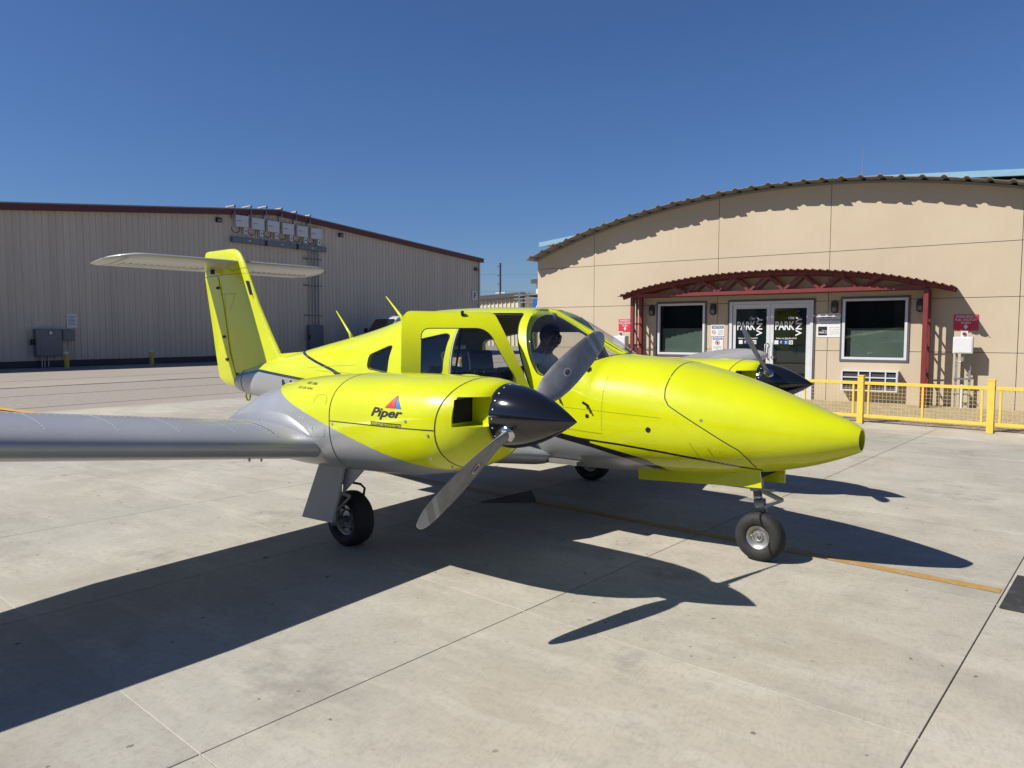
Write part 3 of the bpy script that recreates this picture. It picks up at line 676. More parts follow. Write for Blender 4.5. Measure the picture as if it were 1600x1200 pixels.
# ------------------------------------------------------------------ yellow fence
fence = empty('mesh_fence', G(-1.2, 14.0)); fence.rotation_euler = (0, 0, GA); tag(fence, 'low yellow steel fence with wire mesh panels before the tan building', 'fence')
FS = 1.975; fx0 = -3.912 - 3 * FS + 1.2 + 1.2 - 1.2
p1 = G(0, 0)
upost = [(-2.676 * math.cos(GA) + 14.336 * math.sin(GA)) + k * FS + 1.2 for k in range(-3, 5)]    # local u of each post
for i, u in enumerate(upost):
    MB().box(u - .05, u + .05, -.05, .05, 0, .845, .004).box(u - .055, u + .055, -.055, .055, .846, .868, .006).build('post', M['fence'], fence)
    if i == len(upost) - 1: break
    a, b = u + .052, upost[i + 1] - .052
    for z0, z1 in ((.70, .755), (.115, .17)): MB().box(a, b, -.024, .024, z0, z1, .003).build('rail', M['fence'], fence)
    for xs in (a + .075, (a + b) / 2, b - .075): MB().box(xs - .016, xs + .016, -.018, .018, .171, .699, .002).build('stile', M['fence'], fence)
    wm = MB(); x = a + .12
    while x < b - .1: wm.bar((x, 0, .171), (x, 0, .699), .0045); x += .062
    z = .20
    while z < .69: wm.bar((a + .092, .005, z), (b - .092, .005, z), .0045); z += .062
    wm.build('wire_mesh', M['wire'], fence, fix=False)

# ================================================================== LEFT HANGAR
HX = -38.5; HYL, HYR, RIDGE = 2.0, 48.3, 28.3
def hz(y): return 9.06 - (RIDGE - y) * .1105 if y < RIDGE else 9.06 - (y - RIDGE) * .0665
hg = empty('hangar', (HX - 8, 25, 0)); hbs = (HX - 8, 25, 0); tag(hg, 'long taupe metal hangar in shade with maroon roof edge', 'hangar')
put(MB().prism([(HYL, 0), (HYL, hz(HYL) - .25), (RIDGE, hz(RIDGE) - .25), (HYR, hz(HYR) - .25), (HYR, 0)], HX - 30, HX - .12, 'yz'), 'inner_wall', M['hangar'], hg, hbs)
PW = .915; y = HYL
while y < HYR - .05:
    y1 = min(y + PW, HYR); v = []; f = []; prof = []
    k = 0
    while y + k * .305 < y1 - .02:
        b = y + k * .305
        prof += [(b, 0), (b + .19, 0), (b + .215, .034), (b + .265, .034), (b + .29, 0)]; k += 1
    prof = [p for p in prof if p[0] < y1 - .004] + [(y1 - .004, 0)]
    for py, h in prof:
        v += [(HX - .04 + h, py, .30), (HX - .04 + h, py, hz(py) - .12)]
    for i in range(len(prof) - 1): f.append((2 * i, 2 * i + 2, 2 * i + 3, 2 * i + 1))
    put(MB().add(v, f), 'wall_sheet', M['hangar'], hg, hbs, fix=False); y = y1
put(MB().box(HX - .12, HX + .02, HYL, HYR, 0, .30), 'base_curb', M['skirt'], hg, hbs)
for a, b in ((HYL, RIDGE), (RIDGE, HYR + .25)):
    put(MB().bar((HX + .12, a, hz(a) - .14), (HX + .12, b, hz(b) - .14), .26, .30, up=(0, 0, 1)), 'roof_trim', M['maroon'], hg, hbs)
    put(MB().prism([(a, hz(a) + .0), (b, hz(b) + .0), (b, hz(b) + .06), (a, hz(a) + .06)], HX - 30, HX + .28, 'yz'), 'roof', M['roofdark'], hg, hbs)
put(MB().box(HX - .03, HX + .03, HYR - .12, HYR + .03, .3, hz(HYR) - .29), 'corner_trim', M['hangar'], hg, hbs)
# things on the hangar wall
hw = HX + .0
for i in range(6):
    y = 25.85 + i * 1.075; z = 8.10 - i * .028
    e = empty('inverter', (hw + .12, y, z)); b0 = (hw + .12, y, z)
    nth = ('first', 'second', 'third', 'fourth', 'fifth', 'sixth')[i]
    tag(e, '%s grey solar inverter from the left, high on the hangar wall' % nth, 'inverter', 'row of solar inverters')
    put(MB().box(hw + .01, hw + .26, y - .42, y + .42, z - .34, z + .34, .02), 'housing', M['greylight'], e, b0)
    put(MB().box(hw + .262, hw + .27, y - .36, y - .05, z - .02, z + .02), 'nameplate', M['ink_grey'], e, b0)
    put(MB().box(hw + .03, hw + .22, y + .12, y + .36, z - .72, z - .36, .01), 'disconnect', M['greylight'], e, b0)
    put(MB().box(hw + .222, hw + .228, y + .19, y + .28, z - .58, z - .50), 'switch', M['ink'], e, b0)
    put(MB().tube([(hw + .1, y - .1, z - .34), (hw + .1, y - .15, z - .62), (hw + .1, y - .4, z - .70), (hw + .1, y - .62, z - .55), (hw + .1, y - .60, z - .36)], .022, 6), 'cable', M['ink'], e, b0)
    yy = y - .42 + .12
    zr = hz(yy)
    put(MB().box(hw + .02, hw + .10, yy - .28, yy - .20, z + .1, zr - .30).tube([(hw + .06, yy - .24, zr - .30), (hw + .34, yy - .24, zr - .30), (hw + .36, yy - .24, zr + .16), (hw - .5, yy - .24, zr + .14)], .06, 8), 'roof_conduit', M['galv'], e, b0, auto=40)
e = empty('wireway', (hw + .12, 28.6, 7.0)); b0 = (hw + .12, 28.6, 7.0); tag(e, 'long grey wiring trough below the row of inverters', 'wireway')
ends = [(25.2, 27.45), (27.5, 29.75), (29.8, 32.05)]
for a, b in ends: put(MB().box(hw + .01, hw + .22, a, b, 6.86, 7.17, .008), 'trough', M['greybox'], e, b0); put(MB().box(hw + .222, hw + .226, (a + b) / 2 - .07, (a + b) / 2 + .07, 6.99, 7.05), 'sticker', M['white'], e, b0)
for y in (27.475, 29.775): put(MB().box(hw + .01, hw + .25, y - .10, y + .06, 6.86, 7.16), 'latch', M['ink'], e, b0)
e = empty('conduit_run', (hw, 31, 2)); b0 = (hw, 31, 2); tag(e, 'bundle of four vertical conduits dropping to a wall cabinet', 'conduit')
for k in range(4): put(MB().tube([(hw + .10, 30.72 + k * .25, 2.1), (hw + .10, 30.72 + k * .25, 6.86)], .04, 8), 'pipe', M['galv'], e, b0, auto=40)
for z in (2.7, 4.6, 6.3): put(MB().box(hw + .0, hw + .05, 30.3, 31.75, z, z + .08), 'bracket', M['greybox'], e, b0)
e = empty('disconnect_cabinet', (hw, 31, 0)); b0 = (hw, 31, 0); tag(e, 'tall grey cabinet under the conduits, behind the tail', 'electrical cabinet')
put(MB().box(hw + .01, hw + .34, 30.5, 31.6, .5, 2.12, .015), 'body', M['greybox'], e, b0); put(MB().box(hw + .345, hw + .40, 30.35, 30.49, 1.2, 1.5), 'handle', M['ink'], e, b0)
e = empty('electrical_cabinet', (hw, 15.3, 0)); b0 = (hw, 15.3, 0); tag(e, 'large grey electrical cabinet low on the hangar wall, far left', 'electrical cabinet')
put(MB().box(hw + .01, hw + .42, 14.70, 15.82, .52, 1.80, .015), 'body', M['greybox'], e, b0)
put(MB().box(hw + .421, hw + .435, 14.86, 15.78, .56, 1.72, .006), 'door', M['greybox'], e, b0)
put(MB().box(hw + .436, hw + .44, 15.20, 15.42, 1.52, 1.71), 'meter', M['ink'], e, b0); put(MB().lathe([(.0, .0), (.085, 0), (.085, .03), (.0, .035)], (hw + .437, 15.31, 1.615), 'x', 18), 'meter_face', M['white'], e, b0)
put(MB().box(hw + .1, hw + .3, 14.55, 14.69, 1.05, 1.32, .02), 'handle', M['ink'], e, b0)
for yy in (15.0, 15.12, 15.28): put(MB().tube([(hw + .15, yy, 0), (hw + .15, yy, .52)], .035, 8), 'conduit', M['galv'], e, b0)
e = empty('junction_box', (hw, 16.15, 1.5)); b0 = (hw, 16.15, 1.5); tag(e, 'small grey junction box right of the large cabinet', 'electrical box')
put(MB().box(hw + .01, hw + .26, 15.92, 16.46, 1.24, 1.78, .012), 'body', M['greybox'], e, b0)
for yy in (15.97, 16.36): put(MB().tube([(hw + .1, yy, .3), (hw + .1, yy, 1.24)], .02, 6), 'conduit', M['galv'], e, b0)
o = MB().box(-.006, .006, -.24, .24, -.34, .34).build('wall_notice', M['sign_white']); o.location = (hw + .012, 16.46, 2.20); tag(o, 'white printed notice on the hangar wall above the junction box', 'sign')
for i in range(7):
    MB().box(.0065, .008, -.18, .18 - (i % 3) * .05, .20 - i * .065, .225 - i * .065).build('text_line', M['ink_grey'], o)
for y, z, lb in ((24.45, 8.02, 'small black flood light left of the inverters'), (33.4, 8.12, 'small black flood light right of the inverters'), (47.75, 6.85, 'small black flood light at the hangar corner above the letter sign')):
    o = MB().box(0, .16, -.16, .16, -.13, .13, .02).build('flood_light', M['ink']); o.location = (hw, y, z); tag(o, lb, 'wall light', 'flood lights on the hangar')
    MB().box(.161, .165, -.12, .12, -.10, .04).build('lens', M['lens'], o)
o = MB().box(0, .03, -.34, .34, -.37, .37).build('letter_sign', M['sign_white']); o.location = (hw + .002, 47.62, 4.68); tag(o, 'white sign with black letter F at the hangar corner', 'sign')
v, f = fit_text('F', -.14, .16, -.24, .24, bold=.02); MB().add([(.032, p[0], p[1]) for p in v], f).build('lettering', M['ink'], o, fix=False)
for x, y, lb in ((-36, 15.1, 'yellow bollard before the junction box by the hangar'), (-36, 19.02, 'lone yellow bollard before the hangar, left of the tail')):
    o = MB().lathe([(.10, 0), (.10, .68)], n=14, axis='z').build('bollard', M['bollard'], smooth=True, fix=False); o.location = (x, y, 0); tag(o, lb, 'bollard', 'bollards before the hangar')
    MB().lathe([(.1005, .68), (.095, .73), (.06, .765), (.0, .775)], n=14, axis='z').build('cap', M['white'], o, smooth=True, fix=False)
# bollard and kerb seen through the cockpit
o = MB().lathe([(.11, 0), (.11, .80), (.07, .86), (0, .87)], n=14, axis='z').build('bollard', M['bollard'], fix=False, smooth=True); o.location = (-14.6, 17.3, 0); tag(o, 'yellow bollard seen through the open door window of the airplane', 'bollard', 'bollards before the hangar')
MB().lathe([(.1115, .55), (.1115, .68)], n=14, axis='z').build('band', M['white'], o, fix=False, smooth=True)
mark('painted_line', [Vector((-17.5, 15.9, 0)), Vector((-12.6, 15.9, 0)), Vector((-12.6, 16.3, 0)), Vector((-17.5, 16.3, 0))], M['orange_line'])

# ------------------------------------------------------------------ van parked by the hangar
van = empty('parked_van', (-34.6, 34.9, 0), R(90)); van.scale = (1.12, 1.12, 1.12); tag(van, 'pale van parked by the hangar, its roof showing above the fuselage', 'van')
prof = [(-2.5, .35), (-2.5, 1.15), (-2.42, 1.25), (-1.75, 1.42), (-1.05, 2.28), (-.75, 2.42), (2.3, 2.46), (2.5, 2.3), (2.55, .35)]
vb = MB()
secs = [(-1.0, .90), (-.93, .98), (0, 1.0), (.93, .98), (1.0, .90)]
v = []; f = []; n = len(prof)
for yy, s in secs: v += [(p[0], yy * (.98 if p[1] < 1.4 else .90), .35 + (p[1] - .35) * s) for p in prof]
for i in range(len(secs) - 1):
    for k in range(n): f.append((i * n + k, i * n + (k + 1) % n, (i + 1) * n + (k + 1) % n, (i + 1) * n + k))
f += [tuple(range(n)), tuple(range(4 * n, 5 * n))]
vb.add(v, f).build('body', M['vanwhite'], van, auto=30)
MB().add([(-1.74, -.82, 1.44), (-1.74, .82, 1.44), (-1.10, .78, 2.22), (-1.10, -.78, 2.22)], [(0, 1, 2, 3)]).build('windshield', M['winglass'], van, fix=False).location = (-.03, 0, .02)
for s in (-1, 1):
    MB().prism([(-1.45, 1.5), (-.95, 2.15), (-.15, 2.2), (-.15, 1.5)], s * .905, s * .935).build('side_window', M['winglass'], van)
    MB().box(-1.75, -1.60, s * .93, s * 1.12, 1.45, 1.72, .02).build('mirror', M['ink'], van)
    MB().box(-2.53, -2.45, s * .55 - .16, s * .55 + .16, .85, 1.05, .02).build('headlight', M['lens'], van)
    for xx in (-1.6, 1.55):
        w_ = MB().lathe([(.0, -.1), (.30, -.1), (.34, -.06), (.34, .06), (.30, .1), (0, .1)], (xx, s * .86, .34), 'y', 22).build('tyre', M['rubber'], van, auto=40)
        MB().lathe([(.0, .105 * s), (.19, .105 * s), (.20, .08 * s)], (xx, s * .86, .34), 'y', 18).build('rim', M['rim'], w_, fix=False)

# ================================================================== FAR BUILDINGS IN THE GAP
def shed(name, x0, x1, y0, y1, zl, zr, label, roofm, trim):
    b0 = ((x0 + x1) / 2, (y0 + y1) / 2, 0); e = empty(name, b0); tag(e, label, 'hangar')
    put(MB().prism([(x0, 0), (x1, 0), (x1, zr - .3), (x0, zl - .3)], y0 + .1, y1), 'inner_wall', M['cream'], e, b0)
    x = x0; k = 0
    while x < x1 - .1:
        xe = min(x + 1.83, x1); v = []; f = []; prof = []
        for q in range(3):
            bb = x + q * .61; prof += [(bb, 0), (bb + .38, 0), (bb + .43, .12), (bb + .53, .12), (bb + .58, 0)]
        prof = [p for p in prof if p[0] < xe] + [(xe, 0)]
        for px, h in prof:
            zt = zl + (zr - zl) * (px - x0) / (x1 - x0) - .2; v += [(px, y0 - h, 0), (px, y0 - h, zt)]
        for i in range(len(prof) - 1): f.append((2 * i, 2 * i + 1, 2 * i + 3, 2 * i + 2))
        put(MB().add(v, f), 'wall_sheet', M['cream'], e, b0, fix=False); x = xe
    put(MB().bar((x0 - .4, y0 - .3, zl - .1), (x1 + .2, y0 - .3, zr - .1), .5, .5), 'fascia', M[trim], e, b0)
    put(MB().prism([(x0 - .4, zl), (x1 + .2, zr), (x1 + .2, zr + .1), (x0 - .4, zl + .1)], y0 - .5, y1 + .5), 'roof', M[roofm], e, b0)
    return e, b0
e, b0 = shed('far_shed', -70, -51.0, 72.5, 84, 5.55, 6.30, 'low cream hangar far off in the gap between buildings', 'white', 'skirt')
put(MB().box(-51.3, -50.95, 72.1, 72.5, 0, 6.0), 'downpipe', M['skirt'], e, b0)
e, b0 = shed('far_shed', -52.0, -24, 76.5, 92, 8.1, 8.6, 'taller cream hangar with dark blue roof edge behind the building corner', 'roofdark', 'skirt')
put(MB().box(-50.9, -50.4, 76.1, 76.5, 6.2, 6.8), 'vent', M['ink'], e, b0)
pole = empty('utility_pole', (-68.5, 91, 0)); tag(pole, 'dark utility pole with crossarms in the gap between hangars', 'utility pole')
MB().tube([(0, 0, 0), (0, 0, 12.3)], [.18, .14], 8).build('pole', M['wood'], pole)
for z, w_, mt in ((11.8, .5, 'wood'), (10.4, .5, 'wood'), (9.1, .5, 'wood')): MB().bar((-w_, 0, z), (.1, 0, z), .12).build('peg', M[mt], pole)
MB().bar((-.9, 0, 7.75), (.9, 0, 7.75), .14).build('crossarm', M['white'], pole)
MB().bar((-.7, 0, 6.85), (.9, 0, 6.85), .14).build('crossarm', M['wood'], pole)
for z in (7.9, 7.0, 10.5):
    wr = MB(); pts = [(x * 40, -x * x * 0 + 0, z + .02 * (abs(x) * 40) * .04 + (.6 * x * x)) for x in np.linspace(-1, 1, 9)]
    wr.tube([(p[0], p[0] * .75, p[2]) for p in pts], .012, 4).build('wire', M['ink'], pole)
rail = empty('pipe_railing', (-47.6, 68, 0)); tag(rail, 'grey pipe rails showing beside the building corner', 'railing')
for z in (5.05, 5.45, 5.85): MB().bar((-1.6, 0, z), (3.0, 0, z), .10).build('rail', M['galv'], rail)
for x in (-.9, .3, 1.7): MB().bar((x, 0, 0), (x, 0, 6.2), .10).build('post', M['galv'], rail)
acc = empty('accessible_parking_sign', (-16.85, 25.0, 0)); tag(acc, 'blue accessible parking sign at the left corner of the tan building', 'sign')
MB().box(-.02, .02, 0, .04, 0, 2.95).build('post', M['galv'], acc)
MB().prism(roundpoly([(-.3, 2.42), (.3, 2.42), (.3, 3.02), (-.3, 3.02)], .05, 3), -.012, -.002).build('plate', M['sign_blue'], acc)
MB().lathe([(.16, -.014), (.16, -.018), (.12, -.018), (.12, -.014)], (.02, 0, 2.62), 'y', 20).build('wheel_symbol', M['sign_white'], acc, fix=False)
MB().tube([(-.03, -.017, 2.92), (-.04, -.017, 2.72), (.08, -.017, 2.70), (.16, -.017, 2.55)], .025, 6).build('figure_symbol', M['sign_white'], acc)
# added hangar behind the camera, out of view, so the glass mirrors something dark
bh = empty('hangar', (-6, -46, 0)); tag(bh, 'long beige hangar added out of view to darken reflections in the glass', 'hangar'); b0 = (-6, -46, 0)
put(MB().prism([(-60, 0), (50, 0), (50, 7.5), (-60, 7.5)], -60, -38), 'wall', M['hangar'], bh, b0)
put(MB().box(-60.3, 50.3, -60.4, -37.6, 7.502, 7.9), 'roof', M['roofdark'], bh, b0)
for k in range(7): put(MB().box(-54 + k * 15, -41.5 + k * 15, -37.995, -37.9, .02, 5.6), 'hangar_door', M['greybox'], bh, b0)

# ================================================================== AIRPLANE  (local axes: x nose, y left wing, z up; origin on the ground between the main wheels)
AC_LOC = (-4.118 + .07 * .0713 - .04 * .9975, 5.330 + .07 * .9975 + .04 * .0713, 0.0); AC_ROT = math.atan2(-.07126, .99746)
plane = empty('airplane', AC_LOC, AC_ROT); tag(plane, 'lime yellow twin-engine propeller airplane with T-tail parked on the apron', 'airplane')
ST = [  # ax, half width, top, bottom, widest height, upper exponent, lower exponent
    (3.205, .078, 1.000, .845, .922, 2.0, 2.0), (3.16, .112, 1.028, .822, .922, 2.0, 2.0), (3.08, .160, 1.062, .786, .922, 2.05, 2.05), (2.95, .222, 1.112, .736, .925, 2.1, 2.1), (2.80, .280, 1.172, .692, .93, 2.1, 2.15), (2.55, .358, 1.262, .636, .94, 2.15, 2.2),
    (2.30, .418, 1.336, .604, .95, 2.2, 2.3), (2.00, .474, 1.402, .584, .97, 2.3, 2.5), (1.75, .513, 1.432, .574, 1.0, 2.35, 2.7), (1.58, .536, 1.442, .550, 1.03, 2.4, 2.8), (1.46, .550, 1.452, .545, 1.05, 2.45, 2.9),
    (1.38, .558, 1.474, .540, 1.06, 2.8, 3.0), (1.07, .578, 1.640, .530, 1.08, 3.3, 3.0), (.86, .586, 1.752, .525, 1.09, 3.25, 3.0), (.72, .589, 1.812, .522, 1.10, 3.1, 3.0), (.55, .591, 1.838, .52, 1.10, 2.95, 3.0), (.0, .592, 1.850, .53, 1.10, 2.8, 3.0), (-.5, .586, 1.842, .560, 1.10, 2.7, 3.0),
    (-.9, .565, 1.795, .575, 1.10, 2.5, 2.8), (-1.3, .525, 1.705, .60, 1.11, 2.35, 2.6), (-1.7, .472, 1.622, .63, 1.11, 2.3, 2.5), (-2.32, .388, 1.512, .675, 1.09, 2.25, 2.4), (-3.04, .288, 1.385, .73, 1.06, 2.2, 2.3), (-3.66, .205, 1.275, .782, 1.03, 2.1, 2.2),
    (-4.07, .150, 1.20, .815, 1.01, 2.0, 2.1), (-4.38, .105, 1.125, .845, .99, 2.0, 2.0), (-4.50, .070, 1.065, .885, .975, 2.0, 2.0)]
FN = [herm([s[0] for s in ST], [s[k] for s in ST]) for k in range(1, 7)]
def fsec(x): return [f(x) for f in FN]
def fus_y(x, z, ins=0.0):
    w, zt, zb, zm, nu, nl = fsec(x); w -= ins
    if z >= zm: t = min((z - zm) / max(zt - ins - zm, 1e-4), 1.0); return w * max(1 - t ** nu, 0) ** (1 / nu)
    t = min((zm - z) / max(zm - zb - ins, 1e-4), 1.0); return w * max(1 - t ** nl, 0) ** (1 / nl)
def fus_ring(x, n=72, ins=0.0):
    w, zt, zb, zm, nu, nl = fsec(x); out = []
    for k in range(n):
        t = 2 * math.pi * (k + .0) / n; c, s = math.cos(t), math.sin(t); e = nu if s >= 0 else nl
        h = (zt - zm - ins) if s >= 0 else (zm - zb - ins)
        out.append((x, (w - ins) * math.copysign(abs(c) ** (2 / e), c), zm + h * math.copysign(abs(s) ** (2 / e), s)))
    return out
def loft(rings, cap0=True, cap1=True, flip=False):
    n = len(rings[0]); v = [p for r in rings for p in r]; f = []
    for i in range(len(rings) - 1):
        for k in range(n): f.append((i * n + k, i * n + (k + 1) % n, (i + 1) * n + (k + 1) % n, (i + 1) * n + k))
    if cap0: f.append(tuple(range(n))[::-1])
    if cap1: f.append(tuple((len(rings) - 1) * n + k for k in range(n)))
    if flip: f = [q[::-1] for q in f]
    return v, f
def lerp(pts, x):
    return float(np.interp(x, [p[0] for p in sorted(pts)], [p[1] for p in sorted(pts)]))
def split_lines(bm, lines):
    for pl in lines:
        pl = sorted(pl)
        for (x, z) in pl:
            bmesh.ops.bisect_plane(bm, geom=bm.verts[:] + bm.edges[:] + bm.faces[:], plane_co=(x, 0, 0), plane_no=(1, 0, 0), dist=1e-5)
        for (x0, z0), (x1, z1) in zip(pl[:-1], pl[1:]):
            fs = [f for f in bm.faces if x0 < f.calc_center_median().x < x1]
            es = {e for f in fs for e in f.edges}; vs = {v for f in fs for v in f.verts}
            bmesh.ops.bisect_plane(bm, geom=list(vs) + list(es) + fs, plane_co=(x0, 0, z0), plane_no=Vector((-(z1 - z0), 0, x1 - x0)).normalized(), dist=1e-5)
# paint scheme of the fuselage
T_UP = [(.60, .93), (1.05, .872), (1.34, .832), (1.67, .812), (1.98, .782), (2.30, .742), (2.62, .690)]
T_LO = [(x, z - .016) for x, z in T_UP]
L_SI = [(.6, .90), (1.11, .820), (1.44, .762), (1.70, .695), (1.84, .630), (1.90, .55)]
B_UP = [(1.44, .797), (1.63, .757), (1.85, .705), (1.94, .640), (1.97, .55)]
S_TOP = [(-4.50, 1.04), (-4.05, 1.095), (-3.70, 1.140), (-2.34, 1.080), (-1.4, 1.03), (.0, .95), (.6, .90)]
S_BLK = [(x, z + .032) for x, z in S_TOP]
U2 = [(-2.85, 1.425), (-1.87, 1.252), (-1.50, 1.165)]
U2L = [(-2.85, 1.405), (-1.87, 1.222), (-1.74, 1.170), (-1.50, 1.05)]
def fus_mat(x, z):
    if x > .6:
        if x < 1.9 and z < lerp(L_SI, x): return 1
        if x < 1.44 and z < lerp(T_UP, x): return 2
        if 1.44 <= x < 1.97 and z < lerp(B_UP, x): return 2
        if x < 2.62 and lerp(T_LO, x) < z < lerp(T_UP, x): return 2
        return 0
    if z < lerp(S_TOP, x): return 1
    if z < lerp(S_BLK, x): return 2
    if -2.85 < x < -1.5 and lerp(U2L, x) < z < lerp(U2, x): return 2
    return 0
axs = sorted(set([round(a, 4) for a in np.concatenate([np.linspace(-4.50, -1.5, 34), np.linspace(-1.5, 1.6, 62), np.linspace(1.6, 3.0, 26), np.linspace(3.0, 3.205, 10)])]))
v, f = loft([fus_ring(x) for x in axs])
bm = bmesh.new(); vs = [bm.verts.new(p) for p in v]; [bm.faces.new([vs[i] for i in q]) for q in f]
bmesh.ops.recalc_face_normals(bm, faces=bm.faces[:])
split_lines(bm, [T_UP, T_LO, L_SI, B_UP, S_TOP, S_BLK, U2, U2L])
for fc in bm.faces:
    c = fc.calc_center_median(); fc.material_index = fus_mat(c.x, c.z)
# hollow cabin
iv, if_ = loft([fus_ring(x, 48, .035) for x in np.linspace(-1.55, 1.40, 36)], flip=True)
b2 = [bm.verts.new(p) for p in iv]
inner = []
for q in if_:
    fc = bm.faces.new([b2[i] for i in q]); fc.material_index = 3; inner.append(fc)
bm.normal_update()
if sum((fc.normal.dot(fc.calc_center_median() - Vector((0, 0, 1.1))) for fc in inner[:400])) > 0:
    bmesh.ops.reverse_faces(bm, faces=inner)
fus = bm_obj('fuselage', bm, [M['yellow'], M['silver'], M['black'], M['headliner']], plane)
# window and door openings (side view outlines: x, z)
W_AFT = roundpoly([(-1.172, 1.275), (-.835, 1.245), (-.805, 1.500), (-.86, 1.495), (-1.165, 1.405)], [.05, .035, .03, .03, .04])
W_MID = roundpoly([(-.625, 1.255), (-.075, 1.255), (-.040, 1.60), (-.10, 1.615), (-.585, 1.535)], [.07, .05, .06, .05, .07])
W_PIL = roundpoly([(.06, 1.255), (.86, 1.255), (.70, 1.63), (.08, 1.63)], [.05, .10, .10, .06])
WS = [(.735, 1.80), (.70, 1.95), (1.25, 1.75), (1.50, 1.50), (1.425, 1.435), (1.34, 1.385), (1.20, 1.338), (1.07, 1.302), (1.03, 1.305), (.985, 1.36), (.925, 1.47), (.875, 1.59), (.835, 1.695), (.80, 1.755)]
DOORP = roundpoly([(.005, .94), (.945, .94), (.945, 1.13), (.840, 1.36), (.750, 1.56), (.690, 1.70), (.655, 1.785), (.06, 1.795), (.015, 1.74)], [.06, .05, .05, .08, .08, .05, .04, .03, .03])
W_DOOR = roundpoly([(.065, 1.215), (.825, 1.215), (.585, 1.655), (.075, 1.655)], [.05, .11, .09, .07], 7)
def chaikin(p, n=2):
    for _ in range(n):
        q = [p[0]]
        for a, b in zip(p[:-1], p[1:]): q += [tuple(.75 * np.array(a) + .25 * np.array(b)), tuple(.25 * np.array(a) + .75 * np.array(b))]
        p = q + [p[-1]]
    return p
WSE = chaikin([(1.50, 1.50), (1.425, 1.435), (1.34, 1.385), (1.20, 1.338), (1.0, 1.275), (.925, 1.36), (.855, 1.49), (.803, 1.62), (.762, 1.72), (.73, 1.775), (.66, 1.812)], 3)
WS = [(.66, 1.95), (1.25, 1.75)] + [(1.50, 1.50)] + WSE[1:]
cm = MB()
for s in (-1, 1):
    for P in (W_AFT, W_MID): cm.prism(P, s * .2, s * 1.2)
    cm.prism(WS, s * .022, s * 1.2)
cm.prism(W_PIL, .25, 1.2); cm.prism(DOORP, -.20, -1.2)
cm.prism([(.066 * math.cos(t), .922 + .066 * math.sin(t)) for t in np.linspace(0, 2 * math.pi, 29)[:-1]], 3.10, 3.4, 'yz')
fus.parent = None; boolean(fus, cm.v, cm.f, None); fus.parent = plane
autosmooth(fus, 32)
def patch(poly, yfun, step=.06):
    bm = bmesh.new(); bm.faces.new([bm.verts.new((p[0], 0, p[1])) for p in poly])
    xs = [p[0] for p in poly]; zs = [p[1] for p in poly]
    for x in np.arange(min(xs) + step / 2, max(xs), step): bmesh.ops.bisect_plane(bm, geom=bm.verts[:] + bm.edges[:] + bm.faces[:], plane_co=(x, 0, 0), plane_no=(1, 0, 0))
    for z in np.arange(min(zs) + step / 2, max(zs), step): bmesh.ops.bisect_plane(bm, geom=bm.verts[:] + bm.edges[:] + bm.faces[:], plane_co=(0, 0, z), plane_no=(0, 0, 1))
    for p in bm.verts: p.co.y = yfun(p.co.x, p.co.z)
    return bm
